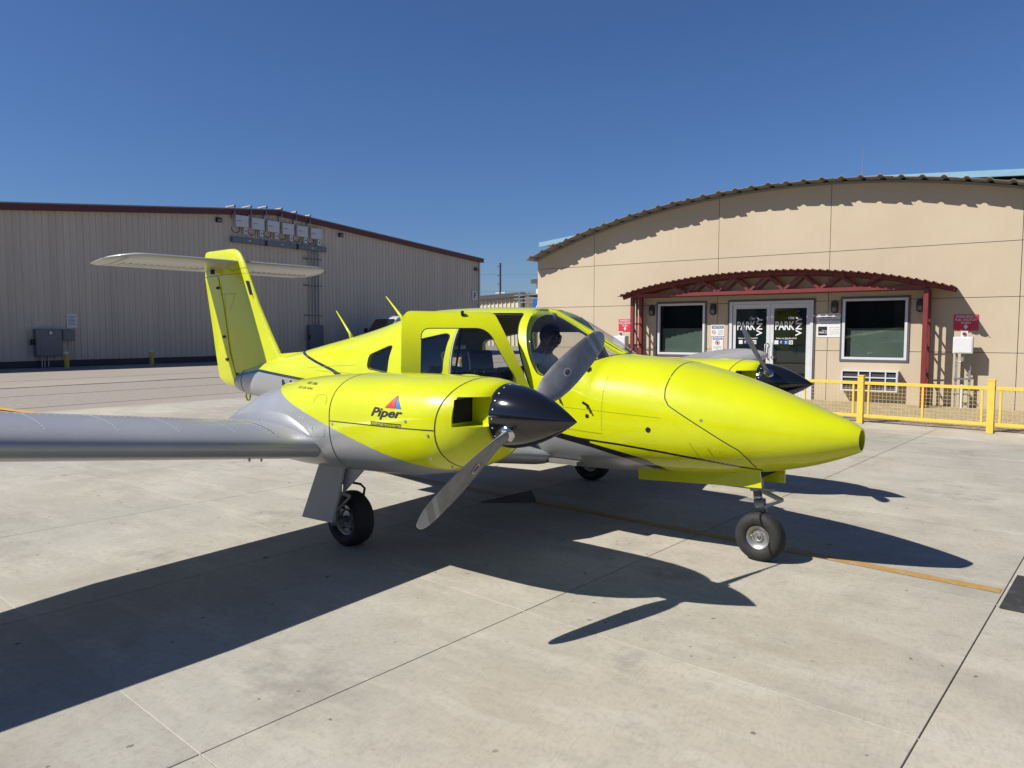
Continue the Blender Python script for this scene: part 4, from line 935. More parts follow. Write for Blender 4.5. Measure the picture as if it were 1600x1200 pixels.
for s in (-1, 1):
    for nm, P in (('side_window', W_AFT), ('side_window', W_MID)) + ((('side_window', W_PIL),) if s == 1 else ()):
        bm_obj(nm, patch(P, lambda x, z: s * fus_y(x, z, .012)), M['glass'], fus, True)
        # thin black seal round the pane
        q = [(p[0], s * (fus_y(p[0], p[1]) + .0012), p[1]) for p in P]; MB().tube(q + [q[0]], .0045, 5, cap=False).build('seal', M['seam_dark'], fus, smooth=True)
    # windshield half: grid in (x, fraction round the section) clipped by the outline
    g = MB(); rows = []
    outline = WS
    def inside(x, z): return True
    bmw = bmesh.new(); xsn = np.linspace(.66, 1.50, 61); tn = np.linspace(0, 1, 61); grid = {}
    for i, x in enumerate(xsn):
        w, zt, zb, zm, nu, nl = fsec(x); w -= .010
        for j, t in enumerate(tn):
            ph = math.pi / 2 - t * math.pi / 2 * .80
            grid[i, j] = bmw.verts.new((x, s * w * abs(math.cos(ph)) ** (2 / nu), zm + (zt - .010 - zm) * abs(math.sin(ph)) ** (2 / nu)))
    for i in range(len(xsn) - 1):
        for j in range(len(tn) - 1): bmw.faces.new([grid[i, j], grid[i + 1, j], grid[i + 1, j + 1], grid[i, j + 1]])
    wso = bm_obj('windshield', bmw, M['glass'], None, True)
    cw = MB().prism([(p[0], p[1]) for p in WS], s * .024, s * 1.2)
    # clip the curved sheet to the outline
    b3 = bmesh.new(); b3.from_mesh(wso.data)
    low = WSE
    import bisect as _b
    def pin(x, z):
        r = False; n = len(WS)
        for a in range(n):
            x0, z0 = WS[a]; x1, z1 = WS[(a + 1) % n]
            if (z0 > z) != (z1 > z) and x < (x1 - x0) * (z - z0) / (z1 - z0) + x0: r = not r
        return r
    for a in range(len(low) - 1):
        (x0, z0), (x1, z1) = low[a], low[a + 1]; xa, xb = min(x0, x1), max(x0, x1)
        fs = [q for q in b3.faces if xa - .03 < q.calc_center_median().x < xb + .03 and min(z0, z1) - .04 < q.calc_center_median().z < max(z0, z1) + .04]
        es = {e for q in fs for e in q.edges}; vv = {p for q in fs for p in q.verts}
        if fs: bmesh.ops.bisect_plane(b3, geom=list(vv) + list(es) + fs, plane_co=(x0, 0, z0), plane_no=Vector((-(z1 - z0), 0, x1 - x0)).normalized(), dist=1e-6)
    bmesh.ops.bisect_plane(b3, geom=b3.verts[:] + b3.edges[:] + b3.faces[:], plane_co=(0, s * .021, 0), plane_no=(0, s, 0), clear_inner=True)
    kill = [q for q in b3.faces if not pin(q.calc_center_median().x, q.calc_center_median().z)]
    bmesh.ops.delete(b3, geom=kill, context='FACES'); b3.to_mesh(wso.data); b3.free(); wso.data.shade_smooth(); wso.parent = fus
    # dark seal along the windshield edge
    sl = [(x, s * (fus_y(x, z) + .0005), z) for x, z in low[4:-14]]
    MB().tube(sl, .0045, 5).build('seal', M['seam_dark'], fus, smooth=True)
MB().bar((.72, 0, 1.816), (1.07, 0, 1.645), .05, .008).bar((1.07, 0, 1.645), (1.44, 0, 1.458), .05, .008).build('windshield_post', M['yellow'], fus)

def ribbon(pts, nrm, w, off=.0012):
    v = []; f = []
    pts = [Vector(p) for p in pts]
    for i, p in enumerate(pts):
        d = (pts[min(i + 1, len(pts) - 1)] - pts[max(i - 1, 0)]).normalized(); n = Vector(nrm[i]).normalized(); x = d.cross(n).normalized()
        v += [p + n * off - x * w / 2, p + n * off + x * w / 2]
    for i in range(len(pts) - 1): f.append((2 * i, 2 * i + 1, 2 * i + 3, 2 * i + 2))
    return v, f
def surf_text(name, body, x0, x1, z0, z1, yfun, mat, parent, step=.02, **k):
    v, f = fit_text(body, x0, x1, z0, z1, **k)
    bm = bmesh.new(); vv = [bm.verts.new((p[0], 0, p[1])) for p in v]
    for q in f:
        try: bm.faces.new([vv[i] for i in q])
        except ValueError: pass
    for x in np.arange(x0 + step / 2, x1, step): bmesh.ops.bisect_plane(bm, geom=bm.verts[:] + bm.edges[:] + bm.faces[:], plane_co=(x, 0, 0), plane_no=(1, 0, 0))
    for z in np.arange(z0 + step / 2, z1, step): bmesh.ops.bisect_plane(bm, geom=bm.verts[:] + bm.edges[:] + bm.faces[:], plane_co=(0, 0, z), plane_no=(0, 0, 1))
    for p in bm.verts: p.co.y = yfun(p.co.x, p.co.z)
    return bm_obj(name, bm, mat, parent)
def fus_p(x, z, s=-1): return Vector((x, s * fus_y(x, z), z))
def fus_n(x, z, s=-1):
    a = fus_p(x + .01, z, s) - fus_p(x - .01, z, s); b = fus_p(x, z + .008, s) - fus_p(x, z - .008, s); n = a.cross(b).normalized()
    return n if n.y * s > 0 else -n
def fus_line(pts, name='panel_line', w=.006, mat='seam', s=-1, n=14):
    P = []
    for (x0, z0), (x1, z1) in zip(pts[:-1], pts[1:]): P += [(x0 + (x1 - x0) * k / n, z0 + (z1 - z0) * k / n) for k in range(n)]
    P.append(pts[-1]); v, f = ribbon([fus_p(x, z, s) for x, z in P], [fus_n(x, z, s) for x, z in P], w)
    return mesh(name, v, f, M[mat], fus)
fus_line([(2.0, 1.30), (2.0, 1.22), (2.012, 1.16), (2.045, 1.11), (2.12, 1.065), (2.32, .95), (2.52, .83), (2.57, .77), (2.60, .70)], w=.007, mat='seam_dark')
ring = fus_ring(2.0, 96); up = [p for p in ring if p[2] > 1.295]; up.sort(key=lambda p: p[1])
v, f = ribbon([(p[0] - .06 * max(0, 1 - (p[1] / .30) ** 2) * -0, p[1], p[2]) for p in up], [(0, p[1], p[2] - .97) for p in up], .007); mesh('panel_line', v, f, M['seam_dark'], fus)
fus_line([(1.1, 1.06), (1.5, 1.045), (2.0, 1.02)], w=.0025); fus_line([(2.20, .86), (2.26, .75)], w=.004, mat='seam'); fus_line([(1.0, .905), (1.55, .875)], w=.004)
fus_line([(1.55, 1.30), (1.55, 1.1), (1.55, .90)], w=.0022)
fus_line([(-1.4, 1.30), (-2.4, 1.24)], w=.003); fus_line([(-.9, 1.215), (-2.2, 1.215)], w=.003)
# rivet rows along the nose skin
def rivets(pts, nrm, r, name, mat, parent):
    mb = MB()
    for p, n in zip(pts, nrm):
        p = Vector(p); n = Vector(n).normalized(); a = n.orthogonal().normalized(); b = n.cross(a)
        ring = [p + (a * math.cos(k * 1.0472) + b * math.sin(k * 1.0472)) * r for k in range(6)]
        mb.add(ring + [p + n * r * .55], [(k, (k + 1) % 6, 6) for k in range(6)])
    o = mb.build(name, M[mat], parent, smooth=True, fix=False); tag(o, kind='stuff'); return o
rp = []
for x0, z0, x1, z1, n in ((1.30, 1.20, 1.95, 1.17, 26), (1.30, .90, 1.95, .92, 26), (1.95, 1.15, 2.5, .82, 22), (1.55, 1.18, 1.55, .86, 12), (1.95, 1.12, 1.95, .80, 12), (2.10, 1.04, 2.10, .75, 10), (2.3, .93, 2.3, .68, 9), (2.05, .72, 2.5, .72, 16), (1.2, .66, 1.75, .62, 18), (.95, .70, 1.2, .70, 8), (-.85, 1.20, -1.5, 1.205, 24), (2.12, .96, 2.48, .76, 14)):
    for k in range(n): rp.append((x0 + (x1 - x0) * k / (n - 1), z0 + (z1 - z0) * k / (n - 1)))
rivets([fus_p(*p) for p in rp], [fus_n(*p) for p in rp], .0042, 'rivet_row', 'yellow', fus)
# nose light recess, static ports, small fittings
MB().lathe([(.0645, 3.150), (.050, 3.118), (.0, 3.112)], (0, 0, .922), 'x', 28).build('nose_light_recess', M['lens'], fus, smooth=True, fix=False)
for (x, z, r_) in ((1.91, .93, .020), (2.28, 1.02, .011), (1.43, 1.0, .016)):
    p = fus_p(x, z); n = fus_n(x, z); a = n.orthogonal().normalized(); b = n.cross(a)
    mesh('port', [p + n * .0015 + (a * math.cos(k * .5236) + b * math.sin(k * .5236)) * r_ for k in range(12)], [tuple(range(12))], M['hole'] if r_ > .015 else M['rim'], fus)
for (x, z) in ((1.44, 1.075), (1.18, 1.135)):
    p = fus_p(x, z); MB().bar(p, p + Vector((-.03, -.035, .03)), .012, .018).bar(p + Vector((.0, -.0, -.0)), p + Vector((.03, -.012, -.05)), .008, .012).build('drain_vane', M['seam_dark'], fus)
# antennas
for (bx, bz, tx, tz) in ((-2.08, 1.545, -2.36, 1.865), (-1.22, 1.715, -1.50, 2.0)):
    MB().tube([(bx, 0, bz), (bx - .04, 0, bz + .07), (tx, 0, tz)], [.030, .016, .005], 8).build('antenna', M['yellow'], fus, smooth=True)
# fresh air scoop handle above the middle window
MB().tube([fus_p(-.70, 1.605) + Vector((0, -.012, 0)), fus_p(-.52, 1.63) + Vector((0, -.012, 0))], .012, 6).build('grab_handle', M['silver'], fus, smooth=True)
# registration
surf_text('registration', 'N8', -3.05, -2.58, .79, 1.085, lambda x, z: -fus_y(x, z) - .003, M['ink'], fus, bold=.018, shear=.12)
# tie-down ring at the tail
MB().tube([(-4.27 + .05 * math.cos(t), 0, .80 + .06 * math.sin(t)) for t in np.linspace(0, 2 * math.pi, 13)], .012, 6).build('tie_down_ring', M['yellow'], fus, smooth=True)
# black ring round the grey tail cap
tr_ = fus_ring(-4.20, 60); v, f = ribbon(tr_ + [tr_[0]], [(0, p[1], p[2] - 1.0) for p in tr_] + [(0, tr_[0][1], tr_[0][2] - 1.0)], .035); mesh('tail_band', v, f, M['black'], fus)

# ---- cabin interior
cab = MB().box(-1.4, 1.30, -.50, .50, .60, .63).build('cabin_floor', M['cabin'], plane)
MB().prism([(1.02, .75), (1.05, 1.20), (1.12, 1.235), (1.40, 1.36), (1.36, .75)], -.49, .49).build('instrument_panel', M['panel'], plane)
MB().box(.98, 1.35, -.47, .47, 1.225, 1.245, .006).build('glareshield', M['panel'], plane)
MB().box(.55, 1.05, -.06, .06, .63, .95, .01).build('centre_pedestal', M['panel'], plane)
for yy in (.28, -.28):
    MB().tube([(1.05, yy, 1.08), (.86, yy, 1.08)], .014, 6).tube([(.85, yy - .14, 1.17), (.86, yy - .13, 1.05), (.86, yy, 1.06), (.86, yy + .13, 1.05), (.85, yy + .14, 1.17)], .016, 6).build('control_yoke', M['panel'], plane, smooth=True)
def seat(x, y, hr=True, z0=.80):
    MB().box(x, x + .46, y - .22, y + .22, z0 - .06, z0 + .08, .03).build('seat_cushion', M['seat'], plane, auto=40)
    bx = x
    o = MB().prism(roundpoly([(bx - .02, z0 + .02), (bx + .10, z0 + .02), (bx - .02, z0 + .50), (bx - .13, z0 + .50)], .03, 3), y - .22, y + .22).build('seat_back', M['seat'], plane, auto=40)
    if hr: MB().prism(roundpoly([(bx - .15, z0 + .52), (bx - .04, z0 + .52), (bx - .07, z0 + .70), (bx - .16, z0 + .70)], .04, 4), y - .15, y + .15).build('headrest', M['seat'], o, auto=40); MB().tube([(bx - .08, y - .06, z0 + .48), (bx - .10, y - .06, z0 + .56)], .008, 6).tube([(bx - .08, y + .06, z0 + .48), (bx - .10, y + .06, z0 + .56)], .008, 6).build('headrest_post', M['chrome'], o)
seat(.12, .28, False, .80); seat(.17, -.28, True, .765); seat(-.78, .28, False, .72); seat(-.78, -.28, False, .72)
MB().prism([(-1.35, .62), (-1.1, .62), (-1.1, 1.15), (-1.35, 1.30)], -.48, .48).build('rear_shelf', M['cabin'], plane)
MB().box(.35, .75, -.05, .05, 1.72, 1.79, .015).build('overhead_console', M['cabin'], plane)
# compass on the windshield post
MB().box(1.02, 1.10, -.045, .045, 1.47, 1.56, .015).tube([(1.06, 0, 1.55), (1.05, 0, 1.64)], .01, 6).build('compass', M['panel'], plane)
# open cabin door, hinged at its front edge
HNG = Vector((.958, -.580, 0)); DANG = R(47)
DOORD = [((p[0] - .09 if p[0] < .2 else p[0]), p[1]) for p in DOORP]
dbm = patch(DOORD, lambda x, z: -fus_y(x, z) - .001, .05)
ext = bmesh.ops.extrude_face_region(dbm, geom=dbm.faces[:])
for e in ext['geom']:
    if isinstance(e, bmesh.types.BMVert): e.co.y = -fus_y(e.co.x, e.co.z, .038) if fus_y(e.co.x, e.co.z, .038) > .02 else e.co.y + .035
bmesh.ops.recalc_face_normals(dbm, faces=dbm.faces[:])
for fc in dbm.faces:
    c = fc.calc_center_median(); fc.material_index = 0
    if fc.normal.y > .3: fc.material_index = 1
door = bm_obj('door', dbm, [M['yellow'], M['cabin']], None)
boolean(door, *(lambda c: (c.v, c.f))(MB().prism(W_DOOR, -.1, -1.2)), None)
for p in door.data.vertices: p.co -= HNG
autosmooth(door, 35); door.location = HNG; door.rotation_euler = (0, 0, DANG); door.parent = plane
pb_ = patch(W_DOOR, lambda x, z: -fus_y(x, z, .012))
for p in pb_.verts: p.co -= HNG
bm_obj('door_window', pb_, M['glass'], door, True)
sq = [Vector((p[0], -fus_y(p[0], p[1]) - .0015, p[1])) - HNG for p in W_DOOR]; MB().tube(sq + [sq[0]], .004, 5, cap=False).build('seal', M['seam_dark'], door, smooth=True)
for z in (1.02, 1.155): MB().bar((-.05, -.018, z), (.07, .03, z), .012, .018).bar((-.09, -.022, z), (-.03, -.022, z), .008, .045).build('hinge', M['yellow'], door)
p = Vector((.40, -fus_y(.40, 1.765), 1.765)) - HNG; MB().box(p.x - .012, p.x + .012, p.y - .03, p.y + .01, p.z - .01, p.z + .03, .004).build('latch', M['seam_dark'], door)
MB().tube([Vector((.30, -fus_y(.3, 1.12) + .06, 1.12)) - HNG, Vector((.55, -fus_y(.55, 1.12) + .06, 1.12)) - HNG], .014, 6).build('pull_handle', M['panel'], door)
ds = [(p[0] + (.012 if p[0] < .2 else -.012), -fus_y(p[0], p[1], .012), p[1]) for p in DOORP]; MB().tube(ds + [ds[0]], .010, 6, cap=False).build('door_seal', M['seam_dark'], fus, smooth=True)
ds = [(.022, -fus_y(.022, z, .006), z) for z in np.linspace(1.0, 1.74, 12)]; MB().tube(ds, .007, 6).build('door_jamb_trim', M['white'], fus, smooth=True)
# door frame sill strip (cream) along the top of the opening
fr_ = [(x, -fus_y(x, z, .02), z) for x, z in [(.03, 1.735), (.06, 1.787), (.3, 1.787), (.66, 1.780), (.73, 1.71)]]
MB().tube(fr_, .012, 6).build('door_frame_trim', M['white'], fus, smooth=True)

# ---- wings
def airfoil(t, n=22, camber=.02):
    xs = [(1 - math.cos(math.pi * k / n)) / 2 for k in range(n + 1)]
    def yt(x): return 5 * t * (.2969 * math.sqrt(x) - .126 * x - .3516 * x * x + .2843 * x ** 3 - .1036 * x ** 4)
    def yc(x): return camber * 4 * x * (1 - x)
    up = [(x, yc(x) + yt(x)) for x in xs]; lo = [(x, yc(x) - yt(x)) for x in xs]
    return up[::-1] + lo[1:-1]          # TE -> LE upper, LE -> TE lower
def wing_sec(yy):
    a = abs(yy)
    le = float(np.interp(a, [.45, .60, .9, 1.3, 2.15, 4.2, 5.70, 5.84, 5.90], [1.04, 1.0, .95, .76, .48, .48, .40, .26, -.01])); te = float(np.interp(a, [.45, 4.2, 5.70, 5.84, 5.90], [-1.12, -1.12, -.92, -.86, -.68]))
    t = float(np.interp(a, [.45, 1.3, 2.15, 4.2, 5.7, 5.84, 5.9], [.105, .125, .15, .15, .13, .08, .03])); z = .834 + .1215 * (a - 2.17) - (.03 if a < 1.2 else 0) * (1.2 - a)
    return le, te, t, z
AF = {}
def wing_pt(x_frac, yy, upper=True):
    le, te, t, z = wing_sec(yy); c = le - te; q = airfoil(t)
    pts = [p for p in q[:23]] if upper else q[22:]
    zz = float(np.interp(x_frac, [p[0] for p in sorted(pts)], [p[1] for p in sorted(pts)]))
    return Vector((le - x_frac * c, yy, z + .012 + zz * c - (x_frac - .3) * c * .022))
for s, lb in ((-1, None), (1, None)):
    rings = []
    for a in list(np.linspace(.45, 2.2, 12)) + list(np.linspace(2.4, 5.6, 17)) + [5.70, 5.76, 5.80, 5.84, 5.87, 5.895]:
        le, te, t, z = wing_sec(a); c = le - te
        rings.append([(le - x * c, s * a, z + .012 + y * c - (x - .3) * c * .022) for x, y in airfoil(t)])
    v, f = loft(rings); w = mesh('wing', v, f, M['wing'], plane)
    bmw = bmesh.new(); bmw.from_mesh(w.data); bmesh.ops.recalc_face_normals(bmw, faces=bmw.faces[:]); bmw.to_mesh(w.data); bmw.free(); autosmooth(w, 50)
    rp, rn = [], []
    def surf(fr, yy):
        p = wing_pt(fr, yy); a = wing_pt(min(fr + .02, .99), yy) - wing_pt(max(fr - .02, .002), yy); b = wing_pt(fr, yy + .05) - wing_pt(fr, yy - .05); n = a.cross(b).normalized()
        return p, (n if n.z > 0 else -n)
    for yy in (2.50, 2.55, 2.78, 3.12, 3.45, 3.80, 4.15, 4.5, 4.9, 5.3):
        for fr in np.linspace(.07, .62, 26): p, n = surf(fr, s * yy); rp.append(p); rn.append(n)
    for fr in (.30, .62):
        for yy in np.linspace(2.3, 5.6, 90): p, n = surf(fr, s * yy); rp.append(p); rn.append(n)
    rivets(rp, rn, .0062, 'rivet_row', 'rivet', w)
    for fr in (.72,):
        P = [surf(fr, s * yy) for yy in np.linspace(2.4, 5.6, 20)]; v, f = ribbon([p for p, n in P], [n for p, n in P], .008); mesh('aileron_gap', v, f, M['seam_dark'], w)
    P = [surf(fr, s * 2.52) for fr in np.linspace(.0, .7, 20)]; v, f = ribbon([p for p, n in P], [n for p, n in P], .004); mesh('panel_line', v, f, M['seam_dark'], w)
    for yy, fr in ((2.66, .10), (2.52, .16)):
        p = wing_pt(fr, s * yy, False); MB().tube([p + Vector((0, 0, .01)), p + Vector((0, 0, -.018))], [.010, .006], 6).build('fuel_drain', M['strut'], w)
    MB().box(-.25, -.05, 0, .02, 0, .0, 0) if False else None
    p = wing_pt(.05, s * 5.85); MB().lathe([(.02, 0), (.02, .06), (.0, .08)], p, 'x', 10).build('navigation_light', M['red_dec'] if s == 1 else M['blue_dec'], w, smooth=True, fix=False)

# ---- engine nacelles
NCY = 1.89
NS = [(1.655, .188, 1.316, .944, 1.13, 2.0), (1.63, .222, 1.330, .905, 1.125, 2.05), (1.57, .275, 1.338, .860, 1.11, 2.15), (1.47, .325, 1.345, .815, 1.09, 2.3), (1.30, .368, 1.348, .765, 1.07, 2.5), (1.0, .395, 1.347, .715, 1.05, 2.6), (.6, .398, 1.338, .685, 1.04, 2.6), (.2, .385, 1.312, .665, 1.02, 2.5),
      (-.1, .362, 1.277, .655, 1.0, 2.4), (-.5, .312, 1.186, .655, .96, 2.2), (-.9, .235, 1.035, .665, .90, 2.0), (-1.2, .150, .920, .70, .84, 2.0), (-1.40, .05, .850, .76, .80, 2.0)]
NS = [(q[0] + .04 + .10 * min(max((q[0] - .4) / .9, 0), 1), q[1], q[2] + .015, q[3] + .015, q[4] + .015, q[5]) for q in NS]
NF = [herm([q[0] for q in NS], [q[k] for q in NS]) for k in range(1, 6)]
def nac_y(x, z):
    w, zt, zb, zm, n = [g_(x) for g_ in NF]
    t = (z - zm) / (zt - zm) if z >= zm else (zm - z) / (zm - zb); t = min(max(t, 0), 1); return w * max(1 - t ** n, 0) ** (1 / n)
def nac_ring(x, cy, n=56):
    w, zt, zb, zm, e = [g_(x) for g_ in NF]; out = []
    for k in range(n):
        t = 2 * math.pi * k / n; c, s = math.cos(t), math.sin(t); h = (zt - zm) if s >= 0 else (zm - zb)
        out.append((x, cy + w * math.copysign(abs(c) ** (2 / e), c), zm + h * math.copysign(abs(s) ** (2 / e), s)))
    return out
N_PB = [(-.46, 1.30), (-.10, 1.215), (.30, 1.11), (.62, 1.03), (1.05, .92), (1.36, .845), (1.62, .80), (1.80, .79)]
def blade(parent, hub, ang, sgn):
    """two-blade propeller: blade along direction ang in the disc (y,z); pitch sign sgn"""
    for half in (0, 1):
        th = ang + math.pi * half; b = Vector((0, math.cos(th), math.sin(th))); t = Vector((0, -math.sin(th), math.cos(th))); axv = Vector((1, 0, 0))
        rs = [.10, .14, .18, .23, .30, .40, .50, .60, .70, .78, .81, .86, .89, .91, .925, .934, .938]
        ch = [.070, .072, .088, .128, .162, .180, .184, .178, .167, .153, .146, .128, .108, .086, .060, .033, .010]
        rings = []; idx = []
        for r_, c in zip(rs, ch):
            be = R(float(np.interp(r_, [.1, .3, .6, .94], [46, 34, 22, 15]))); cv = (t * math.cos(be) + axv * sgn * math.sin(be)); nv = cv.cross(b).normalized()
            tk = float(np.interp(r_, [.10, .16, .25, .5, .94], [.066, .058, .030, .018, .006]))
            ring = []
            for k in range(16):
                q = 2 * math.pi * k / 16; ring.append(Vector(hub) + b * r_ + cv * (math.cos(q) * c / 2) + nv * (math.sin(q) * tk / 2))
            rings.append(ring)
        v, f = loft(rings); mi = []
        for q in f:
            m_ = np.mean([(Vector(v[i]) - Vector(hub)).dot(b) for i in q]); mi.append(1 if (.78 < m_ < .825 or m_ > .87) else 0)
        o = mesh('blade', v, f, [M['prop'], M['white_band']], parent, idx=mi); bmb = bmesh.new(); bmb.from_mesh(o.data); bmesh.ops.recalc_face_normals(bmb, faces=bmb.faces[:]); bmb.to_mesh(o.data); bmb.free(); autosmooth(o, 60)
        be = R(27); cv = (t * math.cos(be) + axv * sgn * math.sin(be)); nv = cv.cross(b).normalized()
        if nv.x < 0: nv = -nv
        cpt = Vector(hub) + b * .47 + nv * .0125
        e1 = [cpt + b * (math.cos(k * .3927) * .034) + cv * (math.sin(k * .3927) * .026) for k in range(16)]; mesh('maker_decal', e1, [tuple(range(16))], M['white'], parent)
        e2 = [cpt + nv * .0012 + b * (math.cos(k * .3927) * .027) + cv * (math.sin(k * .3927) * .020) for k in range(16)]; mesh('maker_decal', e2, [tuple(range(16))], M['prop'], parent)
        q4 = [cpt + nv * .0024 + b * x + cv * y for x, y in ((-.022, -.007), (.022, -.007), (.022, .007), (-.022, .007))]; mesh('maker_decal', q4, [(0, 1, 2, 3)], M['red_brown'], parent)
        MB().tube([Vector(hub) + b * .105, Vector(hub) + b * .185], [.058, .046], 14).build('blade_cuff', M['chrome'], parent, smooth=True)
M['white_band'] = simple('pale_grey_band', (.42, .43, .43), .45, var=.08)
for s in (-1, 1):
    cy = s * NCY
    rings = [nac_ring(x, cy) for x in list(np.linspace(-1.36, -.9, 9)) + list(np.linspace(-.8, 1.44, 38)) + [1.50, 1.56, 1.61, 1.66, 1.70, 1.73, 1.755, 1.775, 1.788, 1.795]]
    v, f = loft(rings); bm = bmesh.new(); vs = [bm.verts.new(p) for p in v]; [bm.faces.new([vs[i] for i in q]) for q in f]; bmesh.ops.recalc_face_normals(bm, faces=bm.faces[:])
    split_lines(bm, [N_PB])
    for fc in bm.faces:
        c = fc.calc_center_median(); fc.material_index = 1 if (c.x < -.46 or c.z < lerp(N_PB, c.x)) else 0
    nac = bm_obj('engine_nacelle', bm, [M['yellow'], M['silver'], M['hole']], None)
    ct = MB()
    for q in (-1, 1):
        yi, yo = cy + q * .135, cy + q * .47
        P = roundpoly([(yi, 1.10), (yo, 1.09), (yo, 1.255), (yi, 1.265)], .012, 3); ct.prism(P, 1.645, 2.0, 'yz')
    boolean(nac, ct.v, ct.f, None)
    for q in (-1, 1):
        yi, yo = cy + q * .145, cy + q * .305
        dk = MB().prism([(yi, 1.115), (yo, 1.115), (yo - q * .015, 1.247), (yi, 1.253)], 1.647, 1.651, 'yz').build('intake_dark_plate', M['hole'], nac)  # black plate before the pocket's back wall, painting in the inlet's dark depth
    autosmooth(nac, 38); nac.parent = plane
    # seams
    def nring(x, lo, nm='panel_line', w=.007, bend=0.0):
        rg = [p for p in nac_ring(x, cy, 120)]
        pts = []
        k0 = [i for i, p in enumerate(rg) if p[2] > lo]
        seq = sorted([(math.atan2(p[2] - 1.03, (p[1] - cy) * 1.0), p) for p in rg if p[2] > lo], key=lambda t: (t[0] + math.pi / 2) % (2 * math.pi))
        P = []
        for _, p in seq:
            xx = x + bend * (p[2] - 1.05) ** 2
            yy = nac_y(xx, p[2]); P.append((xx, cy + math.copysign(min(yy, 10), p[1] - cy), p[2]))
        v, f = ribbon(P, [(0, p[1] - cy, p[2] - 1.03) for p in P], w); return mesh(nm, v, f, M['seam_dark'], nac)
    nring(.64, .70); nring(1.545, .83, bend=.9)
    for q in (-1, 1):
        P = [(x, cy + q * nac_y(x, 1.062 + (x - .6) * .01), 1.062 + (x - .6) * .01) for x in np.linspace(.645, 1.54, 24)]; v, f = ribbon(P, [(0, q, 0)] * len(P), .006); mesh('panel_line', v, f, M['seam_dark'], nac)
        P = [(.44 + .06 * math.cos(t), 1.10 + .135 * math.sin(t)) for t in np.linspace(0, 2 * math.pi, 40)]
        P = [(x, cy + q * nac_y(x, z), z) for x, z in roundpoly([(.45, .95), (.59, .95), (.59, 1.22), (.45, 1.22)], .05, 6)]; P.append(P[0]); v, f = ribbon(P, [(0, q, .2)] * len(P), .003); mesh('access_panel', v, f, M['seam'], nac)
        rv = [(x, z) for z in (.88, .94, 1.0, 1.06, 1.12) for x in (.30, .34)] + [(.12, z) for z in np.linspace(.80, 1.05, 8)] + [(-.2, z) for z in np.linspace(.80, 1.05, 8)]
        rivets([(x, cy + q * nac_y(x, z), z) for x, z in rv], [(0, q, .1)] * len(rv), .0048, 'rivet_row', 'rivet', nac)
        for (x, z) in ((1.50, 1.04), (.67, 1.045), (1.48, .90), (1.55, .85), (1.34, 1.11)):
            MB().lathe([(.010, 0), (.008, q * .003), (.0, q * .0035)], (x, cy + q * nac_y(x, z), z), 'y', 10).build('fastener', M['rim'], nac, fix=False)
    # blister on top of the cowl
    bl = bmesh.new(); bmesh.ops.create_uvsphere(bl, u_segments=20, v_segments=12, radius=1)
    for p in bl.verts: p.co = Vector((1.44 + p.co.x * .115, cy - s * .0 + .06 * -s + p.co.y * .06, 1.335 + p.co.z * .033))
    bm_obj('cowl_blister', bl, M['yellow'], nac, True)
    # fillet where the wing meets the nacelle
    fl = []
    for fr in np.linspace(.0, .85, 22):
        le, te, t, z = wing_sec(NCY + .40); x = le - fr * (le - te); k_ = min(fr / .22, 1) ** .7; p = wing_pt(fr, s * (NCY + .39 + .06 * k_)); hq = p.z + .002 + .06 * k_; q = Vector((x, cy + s * (nac_y(x, hq) - .004), hq)); fl.append((q, p))
    v = []; f = []
    for q, p in fl:
        m1 = (q + p) / 2 + Vector((0, -s * .010, -.010)); v += [q, m1, p + Vector((0, s * .02, .0015))]
    for i in range(len(fl) - 1): f += [(3 * i, 3 * i + 1, 3 * i + 4, 3 * i + 3), (3 * i + 1, 3 * i + 2, 3 * i + 5, 3 * i + 4)]
    o = mesh('wing_fillet', v, f, M['silver'], nac, True)
    # propeller
    hub = (1.91, cy, 1.145)
    pr = MB().lathe([(.0, 1.803), (.176, 1.803), (.184, 1.808), (.184, 1.822)] + [(.184 * (1 - t ** 1.7) + .0, 1.822 + .46 * t) for t in np.linspace(.04, .985, 22)] + [(.0, 2.280)], (0, cy, 1.145), 'x', 44).build('propeller_spinner', M['spinner'], plane, fix=True, auto=50)
    sv = [(1.832, cy + .1845 * math.cos(a), 1.145 + .1845 * math.sin(a)) for a in np.linspace(0, 2 * math.pi, 23)[:-1]]
    rivets(sv, [(0, p[1] - cy, p[2] - 1.145) for p in sv], .005, 'screw_ring', 'rivet', pr)
    if s == -1: blade(pr, hub, R(29.7), -1)
    else: blade(pr, hub, R(146), 1)
    # landing gear
    wy = s * 1.645; axl = Vector((0, wy, .206))
    lg = MB().tube([(.05, s * 1.80, .72), (.03, s * 1.795, .42), (.0, s * 1.79, .30)], [.045, .042, .036], 12).tube([(.0, s * 1.80, .30), (0, s * 1.80, .20), (0, wy, .212)], [.034, .03, .026], 10).build('main_gear_leg', M['strut'], plane, smooth=True)
    MB().bar((.03, s * 1.795, .44), (.10, s * 1.72, .40), .03, .018).bar((.10, s * 1.72, .40), (.03, s * 1.79, .30), .03, .018).build('torque_link', M['strut'], lg)
    MB().bar((.03, s * 1.74, .50), (.34, s * 1.60, .72), .035).build('drag_brace', M['strut'], lg)
    MB().tube([(.0, s * 1.78, .55), (.05, s * 1.70, .50), (.07, s * 1.60, .47), (.10, s * 1.585, .44), (.08, s * 1.585, .36)], .010, 6).build('brake_line', M['seam_dark'], lg, smooth=True)
    MB().lathe([(.0, -s * .075), (.085, -s * .075), (.085, -s * .085), (.0, -s * .085)], tuple(axl), 'y', 24).box(.05, .11, wy - s * .06 - .02, wy - s * .06 + .02, .16, .26, .006).build('brake', M['strut'], lg)
